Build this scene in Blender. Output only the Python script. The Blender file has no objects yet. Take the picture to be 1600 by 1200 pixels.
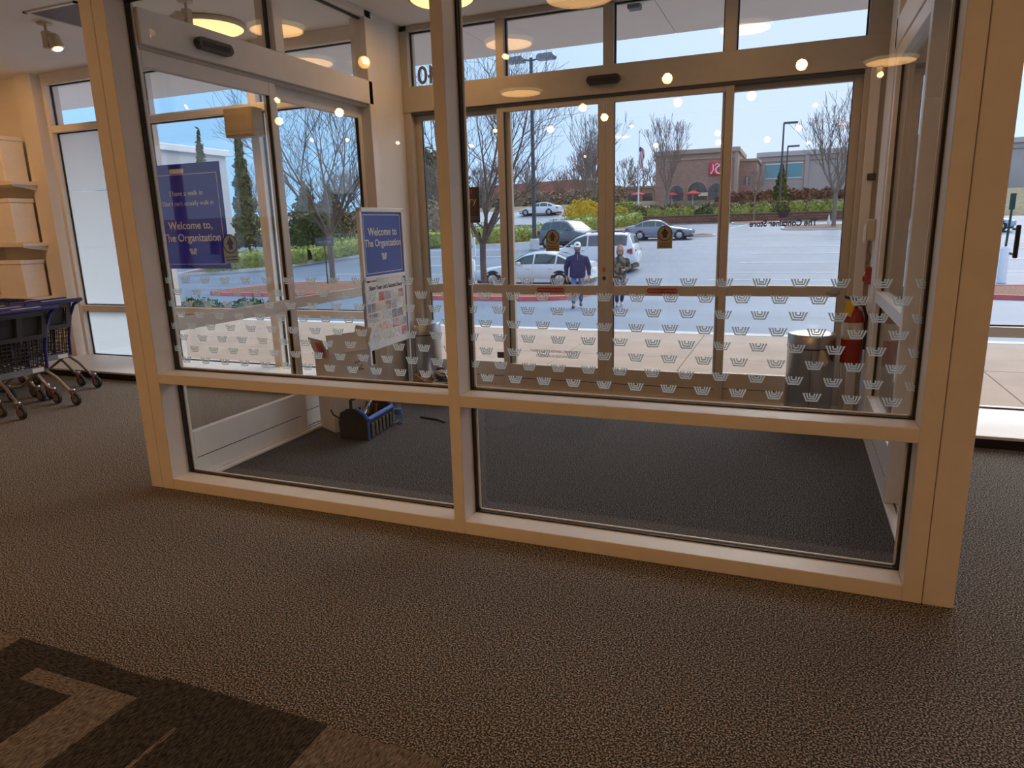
import bpy, math, random
from mathutils import Vector, Matrix
import numpy as np
S = bpy.context.scene
COL = S.collection
PI = math.pi

# ------------------------------------------------------------------ camera
pitch, roll, yaw, FPX = 0.2268295, -0.0279155, -0.3859844, 1076.67
up0 = Vector((0, 0, 1))
f0 = Vector((math.sin(yaw), math.cos(yaw), 0))
r0 = Vector((math.cos(yaw), -math.sin(yaw), 0))
fwd = f0 * math.cos(pitch) - up0 * math.sin(pitch)
upv = up0 * math.cos(pitch) + f0 * math.sin(pitch)
rv = r0 * math.cos(roll) + upv * math.sin(roll)
uv = upv * math.cos(roll) - r0 * math.sin(roll)
cam = bpy.data.cameras.new('camera')
cam.sensor_width = 36.0
cam.lens = 36.0 * FPX / 1600.0
cam.clip_start = 0.05
cam.clip_end = 900
camo = bpy.data.objects.new('camera', cam)
M = Matrix(((rv.x, uv.x, -fwd.x), (rv.y, uv.y, -fwd.y), (rv.z, uv.z, -fwd.z))).to_4x4()
M.translation = Vector((0, 0, 1.6))
camo.matrix_world = M
COL.objects.link(camo)
S.camera = camo

# ------------------------------------------------------------------ view, world, sun
S.view_settings.view_transform = 'Standard'
S.view_settings.look = 'None'
S.view_settings.gamma = 1.0
S.view_settings.use_curve_mapping = False
S.view_settings.exposure = 0.28
S.cycles.transparent_max_bounces = 24
S.cycles.max_bounces = 10
S.cycles.sample_clamp_indirect = 6.0

w = bpy.data.worlds.new('sky')
S.world = w
w.use_nodes = True
nt = w.node_tree
nt.nodes.clear()
N = nt.nodes.new
L = nt.links.new
out = N('ShaderNodeOutputWorld')
bg = N('ShaderNodeBackground')
tc = N('ShaderNodeTexCoord')
sep = N('ShaderNodeSeparateXYZ')
L(tc.outputs['Generated'], sep.inputs[0])
ns = N('ShaderNodeTexNoise')
ns.inputs['Scale'].default_value = 1.7
ns.inputs['Detail'].default_value = 5
L(tc.outputs['Generated'], ns.inputs['Vector'])
m1 = N('ShaderNodeMath'); m1.operation = 'MULTIPLY_ADD'     # clearer sky towards the left, cloudier to the right
m1.inputs[1].default_value = 0.75
m1.inputs[2].default_value = 0.42
L(sep.outputs['X'], m1.inputs[0])
m2 = N('ShaderNodeMath'); m2.operation = 'ADD'
L(m1.outputs[0], m2.inputs[0]); L(ns.outputs['Fac'], m2.inputs[1])
mr = N('ShaderNodeMapRange')
mr.inputs['From Min'].default_value = 0.25
mr.inputs['From Max'].default_value = 0.85
L(m2.outputs[0], mr.inputs['Value'])
mx = N('ShaderNodeMix'); mx.data_type = 'RGBA'
mx.inputs['A'].default_value = (0.26, 0.55, 0.92, 1)
mx.inputs['B'].default_value = (0.60, 0.73, 0.99, 1)
L(mr.outputs['Result'], mx.inputs['Factor'])
L(mx.outputs['Result'], bg.inputs['Color'])
bg.inputs['Strength'].default_value = 1.16
L(bg.outputs[0], out.inputs[0])

sun = bpy.data.lights.new('hazy_sun', 'SUN')
sun.energy = 2.9
sun.angle = 0.9
sun.color = (1.0, 0.93, 0.85)
suno = bpy.data.objects.new('hazy_sun', sun)
suno.rotation_euler = Vector((-0.25, -0.85, -0.70)).to_track_quat('-Z', 'Y').to_euler()
COL.objects.link(suno)

# ------------------------------------------------------------------ helpers
def tag(o, label=None, cat=None, group=None, kind=None):
    if label: o['label'] = label
    if cat: o['category'] = cat
    if group: o['group'] = group
    if kind: o['kind'] = kind
    return o

def empty(name, loc=(0, 0, 0), rz=0.0, label=None, cat=None, group=None, kind=None, parent=None):
    o = bpy.data.objects.new(name, None)
    COL.objects.link(o)
    o.location = loc
    o.rotation_euler = (0, 0, rz)
    o.empty_display_size = 0.1
    if parent: o.parent = parent
    return tag(o, label, cat, group, kind)

class MB:
    def __init__(s): s.v = []; s.f = []
    def add(s, vs, fs):
        b = len(s.v); s.v += [tuple(v) for v in vs]; s.f += [tuple(i + b for i in f) for f in fs]; return s
    def box(s, x0, x1, y0, y1, z0, z1):
        return s.add([(x0,y0,z0),(x1,y0,z0),(x1,y1,z0),(x0,y1,z0),(x0,y0,z1),(x1,y0,z1),(x1,y1,z1),(x0,y1,z1)],
                     [(0,3,2,1),(4,5,6,7),(0,1,5,4),(1,2,6,5),(2,3,7,6),(3,0,4,7)])
    def bbox(s, x0, x1, y0, y1, z0, z1, b=0.004):
        # box with chamfered edges
        import itertools
        vs = []; idx = {}
        for sx in (0,1):
            for sy in (0,1):
                for sz in (0,1):
                    X=(x0,x1)[sx]; Y=(y0,y1)[sy]; Z=(z0,z1)[sz]
                    dx=b if sx==0 else -b; dy=b if sy==0 else -b; dz=b if sz==0 else -b
                    for a in range(3):
                        p=[X+dx,Y+dy,Z+dz]; p[a]=(X,Y,Z)[a]
                        idx[(sx,sy,sz,a)]=len(vs); vs.append(p)
        fs=[]
        for a in range(3):
            o=[i for i in range(3) if i!=a]
            for sgn in (0,1):
                q=[]
                for (i,j) in ((0,0),(1,0),(1,1),(0,1)):
                    k=[0,0,0]; k[a]=sgn; k[o[0]]=i; k[o[1]]=j
                    q.append(idx[(k[0],k[1],k[2],a)])
                fs.append(tuple(q))
        for a in range(3):
            o=[i for i in range(3) if i!=a]
            for i in (0,1):
                for j in (0,1):
                    k0=[0,0,0]; k0[o[0]]=i; k0[o[1]]=j; k1=list(k0); k1[a]=1
                    fs.append((idx[(*k0,o[0])],idx[(*k1,o[0])],idx[(*k1,o[1])],idx[(*k0,o[1])]))
        for k in itertools.product((0,1),repeat=3):
            fs.append(tuple(idx[(*k,a)] for a in range(3)))
        return s.add(vs,fs)
    def tube(s, pts, rad, n=8, cap=True):
        pts=[Vector(p) for p in pts]
        if not hasattr(rad,'__len__'): rad=[rad]*len(pts)
        rings=[]; b=len(s.v)
        prev=None
        for i,p in enumerate(pts):
            t=(pts[min(i+1,len(pts)-1)]-pts[max(i-1,0)])
            if t.length<1e-9: t=Vector((0,0,1))
            t.normalize()
            if prev is None:
                a=Vector((0,0,1)) if abs(t.z)<.9 else Vector((1,0,0))
                u=t.cross(a).normalized()
            else:
                u=(prev-t*prev.dot(t))
                u=u.normalized() if u.length>1e-6 else t.orthogonal().normalized()
            prev=u; vv=t.cross(u)
            for k in range(n):
                an=2*PI*k/n
                s.v.append(tuple(p+(u*math.cos(an)+vv*math.sin(an))*rad[i]))
        for i in range(len(pts)-1):
            for k in range(n):
                a=b+i*n+k; c=b+i*n+(k+1)%n
                s.f.append((a,c,c+n,a+n))
        if cap:
            s.f.append(tuple(b+k for k in range(n))[::-1])
            e=b+(len(pts)-1)*n
            s.f.append(tuple(e+k for k in range(n)))
        return s
    def lathe(s, prof, c=(0,0,0), n=20, axis='z'):
        b=len(s.v)
        for (r,h) in prof:
            for k in range(n):
                a=2*PI*k/n; x=r*math.cos(a); y=r*math.sin(a)
                p=(x,y,h) if axis=='z' else ((h,x,y) if axis=='x' else (x,h,y))
                s.v.append((p[0]+c[0],p[1]+c[1],p[2]+c[2]))
        for i in range(len(prof)-1):
            for k in range(n):
                a=b+i*n+k; d=b+i*n+(k+1)%n
                s.f.append((a,d,d+n,a+n))
        s.f.append(tuple(b+k for k in range(n))[::-1])
        e=b+(len(prof)-1)*n
        s.f.append(tuple(e+k for k in range(n)))
        return s
    def prism(s, poly, h0, h1, axis='y'):
        n=len(poly); vs=[]
        for h in (h0,h1):
            for (a,c) in poly:
                vs.append((a,h,c) if axis=='y' else ((h,a,c) if axis=='x' else (a,c,h)))
        fs=[tuple(range(n))[::-1],tuple(range(n,2*n))]
        fs+=[(i,(i+1)%n,(i+1)%n+n,i+n) for i in range(n)]
        return s.add(vs,fs)
    def xform(s, m):
        s.v=[tuple(m@Vector(v)) for v in s.v]; return s
    def mesh(s, name):
        me=bpy.data.meshes.new(name); me.from_pydata(s.v,[],s.f); me.update()
        return me
    def build(s, name, m, parent=None, smooth=False, **kw):
        me=s.mesh(name)
        fix(me)
        if m: me.materials.append(m)
        if smooth: smoothme(me)
        o=bpy.data.objects.new(name,me); COL.objects.link(o)
        if parent: o.parent=parent
        return tag(o,**kw)

import bmesh
def fix(me):
    if len(me.polygons)>30000: return
    bm=bmesh.new(); bm.from_mesh(me)
    bmesh.ops.recalc_face_normals(bm,faces=bm.faces)
    bm.to_mesh(me); bm.free()
def smoothme(me, ang=0.7):
    me.polygons.foreach_set('use_smooth',[True]*len(me.polygons))
    try: me.set_sharp_from_angle(angle=ang)
    except Exception: pass

def instance(me, name, loc, parent, rot=(0,0,0), scale=None):
    o=bpy.data.objects.new(name,me); COL.objects.link(o)
    o.location=loc; o.rotation_euler=rot
    if scale: o.scale=scale
    if parent: o.parent=parent
    return o

def text_mesh(body, size, mirror=False, align='CENTER', depth=0.0008, bold=0.0):
    cu=bpy.data.curves.new('lettering','FONT')
    cu.body=body; cu.size=size; cu.align_x=align; cu.extrude=depth; cu.offset=bold; cu.resolution_u=3
    o=bpy.data.objects.new('lettering',cu); COL.objects.link(o)
    dg=bpy.context.evaluated_depsgraph_get()
    me=bpy.data.meshes.new_from_object(o.evaluated_get(dg))
    bpy.data.objects.remove(o); bpy.data.curves.remove(cu)
    if mirror:
        for v in me.vertices: v.co.x=-v.co.x
        me.flip_normals()
    me.materials.clear()
    return me

def text(body,size,loc,rot,m,parent,mirror=False,bold=0.0,name='lettering',sx=1.0):
    me=text_mesh(body,size,mirror,bold=bold); me.materials.append(m); me.name=name
    return instance(me,name,loc,parent,rot,(sx,1,1))

FACE_IN=(PI/2,0,0)           # lettering on a surface seen from the store (looking +Y)
FACE_PX=(PI/2,0,PI/2)        # lettering on a surface seen from +X

# ------------------------------------------------------------------ materials
MATS={}
def mat(name,col,rough=.55,metal=0.,noise=0.,nscale=20.,bump=0.,bscale=None,spec=.5,coat=0.,col2=None,detail=4,emit=None,estr=0.,stretch=None,thresh=None):
    if name in MATS: return MATS[name]
    m=bpy.data.materials.new(name); m.use_nodes=True; t=m.node_tree
    b=t.nodes['Principled BSDF']
    b.inputs['Base Color'].default_value=(*col,1); b.inputs['Roughness'].default_value=rough
    b.inputs['Metallic'].default_value=metal; b.inputs['Specular IOR Level'].default_value=spec
    b.inputs['Coat Weight'].default_value=coat
    b.inputs['Coat Roughness'].default_value=.06
    if emit: b.inputs['Emission Color'].default_value=(*emit,1); b.inputs['Emission Strength'].default_value=estr
    if noise or col2 or bump:
        c=t.nodes.new('ShaderNodeTexCoord'); n=t.nodes.new('ShaderNodeTexNoise')
        n.inputs['Scale'].default_value=nscale; n.inputs['Detail'].default_value=detail
        src=c.outputs['Object']
        if stretch:
            mp=t.nodes.new('ShaderNodeMapping'); mp.inputs['Scale'].default_value=stretch
            t.links.new(src,mp.inputs[0]); src=mp.outputs[0]
        t.links.new(src,n.inputs['Vector'])
        if noise or col2:
            c2=col2 or tuple(min(1,x*(1+noise)) for x in col)
            c1=col if col2 else tuple(x*(1-noise) for x in col)
            r=t.nodes.new('ShaderNodeValToRGB')
            lo,hi=thresh or (.3,.7)
            r.color_ramp.elements[0].position=lo; r.color_ramp.elements[1].position=hi
            r.color_ramp.elements[0].color=(*c1,1); r.color_ramp.elements[1].color=(*c2,1)
            t.links.new(n.outputs['Fac'],r.inputs[0]); t.links.new(r.outputs[0],b.inputs['Base Color'])
        if bump:
            bn=n
            if bscale:
                bn=t.nodes.new('ShaderNodeTexNoise'); bn.inputs['Scale'].default_value=bscale; bn.inputs['Detail'].default_value=3
                t.links.new(c.outputs['Object'],bn.inputs['Vector'])
            bp=t.nodes.new('ShaderNodeBump'); bp.inputs['Strength'].default_value=bump; bp.inputs['Distance'].default_value=.02
            t.links.new(bn.outputs['Fac'],bp.inputs['Height']); t.links.new(bp.outputs[0],b.inputs['Normal'])
    MATS[name]=m
    return m

def glass(name,tint=(.985,.993,.99),f0=.04,rough=0.0):
    m=bpy.data.materials.new(name); m.use_nodes=True; t=m.node_tree; t.nodes.clear()
    o=t.nodes.new('ShaderNodeOutputMaterial'); mxs=t.nodes.new('ShaderNodeMixShader')
    tr=t.nodes.new('ShaderNodeBsdfTransparent'); tr.inputs[0].default_value=(*tint,1)
    gl=t.nodes.new('ShaderNodeBsdfAnisotropic'); gl.inputs['Roughness'].default_value=rough
    ge=t.nodes.new('ShaderNodeNewGeometry')
    d=t.nodes.new('ShaderNodeVectorMath'); d.operation='DOT_PRODUCT'
    t.links.new(ge.outputs['Normal'],d.inputs[0]); t.links.new(ge.outputs['Incoming'],d.inputs[1])
    a=t.nodes.new('ShaderNodeMath'); a.operation='ABSOLUTE'; t.links.new(d.outputs['Value'],a.inputs[0])
    s1=t.nodes.new('ShaderNodeMath'); s1.operation='SUBTRACT'; s1.inputs[0].default_value=1; t.links.new(a.outputs[0],s1.inputs[1])
    p=t.nodes.new('ShaderNodeMath'); p.operation='POWER'; p.inputs[1].default_value=5; t.links.new(s1.outputs[0],p.inputs[0])
    k=t.nodes.new('ShaderNodeMath'); k.operation='MULTIPLY_ADD'; k.inputs[1].default_value=1-f0; k.inputs[2].default_value=f0
    t.links.new(p.outputs[0],k.inputs[0])
    t.links.new(k.outputs[0],mxs.inputs[0]); t.links.new(tr.outputs[0],mxs.inputs[1]); t.links.new(gl.outputs[0],mxs.inputs[2])
    t.links.new(mxs.outputs[0],o.inputs[0])
    MATS[name]=m
    return m

def translucent(m,f=.5):
    t=m.node_tree; o=[n for n in t.nodes if n.type=='OUTPUT_MATERIAL'][0]; b=t.nodes['Principled BSDF']
    tl=t.nodes.new('ShaderNodeBsdfTranslucent'); tl.inputs[0].default_value=b.inputs['Base Color'].default_value
    mx_=t.nodes.new('ShaderNodeMixShader'); mx_.inputs[0].default_value=f
    t.links.new(b.outputs[0],mx_.inputs[1]); t.links.new(tl.outputs[0],mx_.inputs[2]); t.links.new(mx_.outputs[0],o.inputs[0])
    return m

def brickmat(name,c1,c2,mortar,scale,bw=.5,rh=.25,msize=.02,rough=.8):
    m=bpy.data.materials.new(name); m.use_nodes=True; t=m.node_tree; b=t.nodes['Principled BSDF']
    c=t.nodes.new('ShaderNodeTexCoord'); mp=t.nodes.new('ShaderNodeMapping'); mp.inputs['Rotation'].default_value=(PI/2,0,0)
    br=t.nodes.new('ShaderNodeTexBrick'); br.inputs['Color1'].default_value=(*c1,1); br.inputs['Color2'].default_value=(*c2,1)
    br.inputs['Mortar'].default_value=(*mortar,1); br.inputs['Scale'].default_value=scale; br.inputs['Mortar Size'].default_value=msize
    br.inputs['Brick Width'].default_value=bw; br.inputs['Row Height'].default_value=rh
    t.links.new(c.outputs['Object'],mp.inputs[0]); t.links.new(mp.outputs[0],br.inputs['Vector']); t.links.new(br.outputs[0],b.inputs['Base Color'])
    b.inputs['Roughness'].default_value=rough
    MATS[name]=m
    return m

PAINT=mat('white_painted_metal',(.80,.77,.74),rough=.42,noise=.03,nscale=9,bump=.02,bscale=60)
WALL=mat('white_wall_paint',(.80,.78,.75),rough=.75,noise=.02,nscale=5)
CEIL=mat('ceiling_paint',(.88,.87,.86),rough=.9,noise=.02,nscale=3)
ALU=mat('champagne_aluminium',(.52,.47,.40),rough=.38,noise=.04,nscale=14)
ALUW=mat('white_aluminium',(.80,.79,.78),rough=.38,noise=.03,nscale=14)
BLACK=mat('black_rubber',(.012,.012,.013),rough=.6,noise=.2,nscale=30)
BLKPL=mat('black_plastic',(.02,.02,.022),rough=.4,noise=.15,nscale=40)
GLASS=glass('clear_glass')
GLASSR=glass('clear_glass_partition',tint=(.985,.993,.99),f0=.04)
FILM=mat('frosted_window_film',(.80,.86,.90),rough=.5,noise=.02,nscale=4)
DECAL=mat('white_vinyl_decal',(.84,.94,1.0),rough=.45,noise=.02,nscale=60)
translucent(FILM,.75); translucent(DECAL,.75)
CARPET=mat('grey_brown_carpet',(.040,.037,.035),col2=(.58,.53,.48),rough=.98,nscale=150,detail=2,bump=.15,thresh=(.46,.66),spec=.1)
MATC=mat('dark_entrance_carpet',(.022,.023,.026),col2=(.26,.265,.285),rough=.98,nscale=150,detail=2,bump=.15,thresh=(.46,.68),spec=.1)
TILED=mat('dark_carpet_tile',(.035,.030,.026),col2=(.20,.175,.15),rough=.98,nscale=60,stretch=(4,.7,1),bump=.8,bscale=220,thresh=(.4,.75),spec=.1)
TILEL=mat('tan_carpet_tile',(.10,.085,.07),col2=(.50,.42,.34),rough=.98,nscale=60,stretch=(4,.7,1),bump=.8,bscale=220,thresh=(.35,.7),spec=.1)
TILEX=mat('tan_carpet_tile_crosswise',(.10,.085,.07),col2=(.50,.42,.34),rough=.98,nscale=60,stretch=(.7,4,1),bump=.8,bscale=220,thresh=(.35,.7),spec=.1)
TILEM=mat('dark_carpet_tile_crosswise',(.035,.030,.026),col2=(.20,.175,.15),rough=.98,nscale=60,stretch=(.7,4,1),bump=.8,bscale=220,thresh=(.4,.75),spec=.1)
STEEL=mat('brushed_steel',(.46,.45,.44),rough=.30,metal=1,noise=.1,nscale=6,stretch=(30,30,1))
CHROME=mat('bright_chrome',(.75,.75,.76),rough=.12,metal=1,noise=.03,nscale=9)
DARKST=mat('dark_painted_steel',(.05,.06,.075),rough=.4,noise=.1,nscale=12)
BLUE=mat('royal_blue_print',(.025,.04,.40),rough=.4,noise=.06,nscale=6)
translucent(BLUE,.55)
BLUE2=mat('bright_blue_print',(.035,.075,.42),rough=.4,noise=.06,nscale=6)
WHITEP=mat('white_print',(.85,.86,.88),rough=.5,noise=.02,nscale=20)
RED=mat('red_enamel',(.32,.008,.010),rough=.3,noise=.08,nscale=12,coat=.4)
REDD=mat('red_vinyl_decal',(.30,.02,.02),rough=.45,noise=.06,nscale=30)
REDC=mat('red_kerb_paint',(.72,.16,.15),rough=.7,noise=.14,nscale=3,bump=.1)
YEL=mat('yellow_tag_card',(.85,.52,.02),rough=.6,noise=.06,nscale=20)
GOLD=mat('gold_sticker',(.33,.30,.20),rough=.45,noise=.08,nscale=40)
INK=mat('dark_print',(.02,.02,.018),rough=.5,noise=.1,nscale=30)
GREYINK=mat('grey_print',(.22,.22,.24),rough=.5,noise=.06,nscale=30)
ASPH=mat('wet_asphalt',(.12,.16,.22),col2=(.17,.225,.305),rough=.62,nscale=.35,detail=8,bump=.12,bscale=25,spec=.45)
CONC=mat('pinkish_concrete',(.44,.335,.265),rough=.85,noise=.09,nscale=2.2,bump=.08,bscale=40)
KERB=mat('pale_concrete_kerb',(.66,.64,.61),rough=.85,noise=.08,nscale=4)
MULCH=mat('brown_mulch',(.12,.055,.032),col2=(.34,.17,.10),rough=.95,nscale=14,bump=.8)
HILL=mat('dry_grass_bank',(.13,.11,.05),col2=(.30,.24,.14),rough=.95,nscale=2.5,detail=8,bump=.5,bscale=8)
PAINTL=mat('white_road_paint',(.78,.82,.85),rough=.7,noise=.06,nscale=3)
PAINTB=mat('blue_road_paint',(.10,.38,.70),rough=.7,noise=.08,nscale=3)
SOFFIT=mat('soffit_panel_paint',(.74,.69,.66),rough=.8,noise=.02,nscale=4)
BARK=mat('grey_brown_bark',(.13,.10,.08),rough=.9,noise=.3,nscale=18,bump=.4)
BARK2=mat('pale_twig_bark',(.22,.18,.15),rough=.9,noise=.25,nscale=18)
LEAF=mat('bright_hedge_leaves',(.16,.22,.035),col2=(.42,.44,.10),rough=.7,nscale=3.0,detail=6)
LEAFD=mat('dark_evergreen_leaves',(.018,.055,.012),col2=(.07,.15,.03),rough=.7,nscale=4,detail=6)
LEAFO=mat('olive_conifer_needles',(.05,.075,.03),col2=(.13,.16,.07),rough=.8,nscale=4,detail=6)
LEAFY=mat('yellow_leaves',(.55,.36,.02),col2=(.85,.60,.05),rough=.7,nscale=3,detail=5)
LEAFB=mat('brown_winter_leaves',(.20,.15,.10),col2=(.40,.31,.22),rough=.85,nscale=3,detail=6)
LAMPG=mat('warm_lamp_glass',(1,.85,.6),rough=.4,emit=(1.0,.72,.36),estr=22,noise=.02,nscale=10)
DISCG=mat('warm_lamp_diffuser',(1,.86,.62),rough=.5,emit=(1.0,.68,.28),estr=1.25,noise=.02,nscale=10)
LAMPB=mat('cream_lamp_housing',(.62,.55,.42),rough=.45,noise=.04,nscale=20)

# ================================================================== THE STORE SHELL
def struct(name,mb,m,label,cat,parent=None,**k):
    return mb.build(name,m,parent,label=label,cat=cat,kind='structure',**k)

ZC=3.53
fl=struct('floor',MB().box(-10,7,-8,3.05,-.1,0).box(-10,-3.62,3.05,6.2,-.1,0).box(.62,7,3.05,6.2,-.1,0),CARPET,'grey-brown store carpet in front of the glass entrance','floor')
struct('floor_entrance',MB().box(-3.62,.62,3.05,6.2,-.1,0),MATC,'dark charcoal carpet inside the glass vestibule','floor')
tm={}
for (x0,x1,y0,y1,m) in [(-2.065,-1.34,1.0,1.59,TILED),(-1.815,-1.80,1.1,1.40,TILEL),(-2.30,-2.068,.9,1.47,TILEL),(-2.585,-2.302,1.397,1.467,TILEX),
                        (-2.84,-2.32,1.47,1.58,TILEM),(-2.318,-2.07,1.475,1.57,TILEM),(-3.1,-2.302,1.0,1.393,TILED),(-1.337,-.75,1.0,1.40,TILEX),(-1.337,-.9,1.402,1.58,TILEL),
                        (-3.3,-2.845,1.396,1.58,TILEX),(-3.1,-2.588,1.396,1.467,TILEM)]:
    b=MB().box(x0,x1,y0,y1,0,.003 if m is not TILEL or x1-x0>.05 else .005)
    b.build('carpet_tile',m,fl)

struct('ceiling',MB().box(-10,-3.72,-8,6.45,ZC,ZC+.15).box(-3.72,.72,-8,3.26,ZC,ZC+.15).box(.72,7,-8,6.45,ZC,ZC+.15),CEIL,'off-white store ceiling','ceiling')
struct('ceiling_entrance',MB().box(-3.72,.72,3.26,6.45,3.45,ZC+.15),CEIL,'off-white ceiling of the glass vestibule','ceiling')
slot=MB().box(-3.32,-3.28,4.3,4.95,3.445,3.452).build('ceiling_slot_vent',BLKPL,label='narrow black slot vent in the vestibule ceiling',cat='vent')
struct('wall_left',MB().box(-10.15,-10,-8,6.45,0,ZC),WALL,'white store wall beside the carts','wall')
struct('wall_right',MB().box(7,7.15,-8,6.45,0,ZC),WALL,'white store wall far to the right','wall')
struct('wall_back',MB().box(-10,7,-8.15,-8,0,ZC),mat('warm_back_wall',(.62,.52,.40),rough=.8,noise=.1,nscale=.8),'warm cream store wall behind the viewer','wall')
struct('wall_front',MB().box(-10,-8.9,6.22,6.45,0,ZC).box(-8.9,-8.62,6.12,6.45,0,ZC),WALL,'cream wall return behind the shelving beside the frosted window','wall')

# --------------------------------------------------------------- storefront windows either side of the vestibule
WY=6.28
def storefront(name,label,x0,x1,film=False,right=False):
    e=empty(name,(0,WY,0),label=label,cat='window',kind='structure')
    b=.055
    for (a,c) in ((x0,x0+b),(x1-b,x1)):
        MB().bbox(a,c,-.08,.10,.0,3.53).build('frame_stile',PAINT,e)
    for (z0,z1) in ((0,.085),(.665,.74),(2.85,2.93),(3.40,3.53)):
        MB().bbox(x0+b,x1-b,-.075,.095,z0,z1).build('frame_rail',PAINT,e)
    for (z0,z1) in ((.085,.665),(.74,2.85),(2.93,3.40)):
        g=MB()
        for (a,c,d,f) in ((x0+b,x0+b+.012,z0,z1),(x1-b-.012,x1-b,z0,z1),(x0+b,x1-b,z0,z0+.01),(x0+b,x1-b,z1-.012,z1)):
            g.box(a,c,-.012,.012,d,f)
        g.build('gasket',BLACK,e)
        MB().box(x0+b,x1-b,-.004,.004,z0,z1).build('pane',GLASS,e)
        if film and z0<2:
            zz=[z0+.012]+[q for q in (1.46,2.15) if z0<q<z1]+[z1-.012]
            for q0,q1 in zip(zz[:-1],zz[1:]):
                MB().box(x0+b+.013,x1-b-.013,.0045,.0065,q0+.003,q1-.003).build('frosted_film',FILM,e)
    return e
w1=storefront('window_1','frosted shop window lite beside the shopping carts',-8.56,-7.02,film=True)
w2=storefront('window_2','clear shop window lite carrying the large blue poster',-7.02,-5.40)
w3=storefront('window_3','clear shop window lite seen through the far side-door glass',-5.40,-3.86)
w4=storefront('window_4','clear shop window lite just right of the vestibule',.86,2.62)
w5=storefront('window_5','clear shop window lite at the right end of the storefront',2.62,4.4)
w6=storefront('window_6','clear shop window lite beyond the right picture edge',4.4,6.2)
struct('wall_pier_left',MB().box(-3.86,-3.58,6.08,6.45,0,ZC),WALL,'white pier between side door and outer doors, left','wall')
struct('wall_pier_right',MB().box(.60,.86,6.08,6.45,0,ZC),WALL,'white pier behind the fire extinguisher','wall')
struct('wall_front_right',MB().box(6.2,7,6.2,6.45,0,ZC),WALL,'white wall at the right end of the shopfront','wall')
for (nm,a,c,lb) in (('trim_1',-8.6,-3.86,'low white window ledge with black toe kick, left shopfront'),('trim_2',.86,6.2,'low white window ledge with black toe kick, right shopfront')):
    e=empty(nm,(0,0,0),label=lb,cat='window ledge',kind='structure')
    MB().bbox(a,c,5.42,6.20,.07,.092).build('ledge_top',PAINT,e)
    MB().box(a,c,5.44,6.20,0,.07).build('toe_kick',BLACK,e)

# large blue poster hung in window_2
po=empty('window_poster',(-6.5,6.235,1.20),label='large blue Welcome to The Organization poster hung in the shop window',cat='poster')
MB().bbox(-.53,.53,-.006,.006,0,1.18,b=.002).build('sheet',BLUE,po)
bd=MB()
for (a,c,d,f) in ((-.48,.48,.05,.056),(-.48,.48,1.06,1.066),(-.48,-.474,.05,1.066),(.474,.48,.05,1.066)): bd.box(a,c,-.0085,-.0062,d,f)
bd.build('border_line',WHITEP,po)
text("I have a walk in",.082,(0,-.008,.83),FACE_IN,WHITEP,po)
text("That I can't actually walk in",.072,(0,-.008,.72),FACE_IN,WHITEP,po)
text("Welcome to,",.125,(0,-.008,.455),FACE_IN,WHITEP,po,bold=.0015)
text("The Organization",.125,(0,-.008,.315),FACE_IN,WHITEP,po,bold=.0015)
def basket_logo(width=.078,height=.037,t=.0075,gap=.0035,th=.0012):
    b=MB()
    for k in range(3):
        wt=width/2-k*(t+gap)*1.15; wb=width*.30-k*(t+gap)*.62
        zb=-height/2+k*(t+gap)*.9; zt=height/2
        if k==2: zt=height/2
        o=[(-wt,zt),(-wb,zb),(wb,zb),(wt,zt)]
        wi=wt-t*1.05; wbi=wb-t*.45; zbi=zb+t*.85
        i=[(-wi,zt),(-wbi,zbi),(wbi,zbi),(wi,zt)]
        for q in range(3):
            b.prism([o[q],o[q+1],i[q+1],i[q]],-th,0)
    return b
MB().box(-.21,.0,-.009,-.006,1.075,1.125).build('paper_tag',WHITEP,po)
lg=basket_logo(.12,.065,.011,.005); lgm=lg.mesh('logo'); lgm.materials.append(WHITEP); instance(lgm,'logo',(0,-.0065,.2),po)

pan=empty('mounted_box',(-5.45,6.19,2.58),label='grey-brown box mounted high on the window frame right of the poster',cat='box')
MB().bbox(-.19,.19,-.16,0,0,.285,.006).build('housing',mat('grey_brown_panel',(.30,.25,.19),rough=.6,noise=.06,nscale=5),pan)
MB().bbox(-.17,.17,-.164,-.16,.02,.265,.001).build('front_cover',MATS['grey_brown_panel'],pan)

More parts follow.
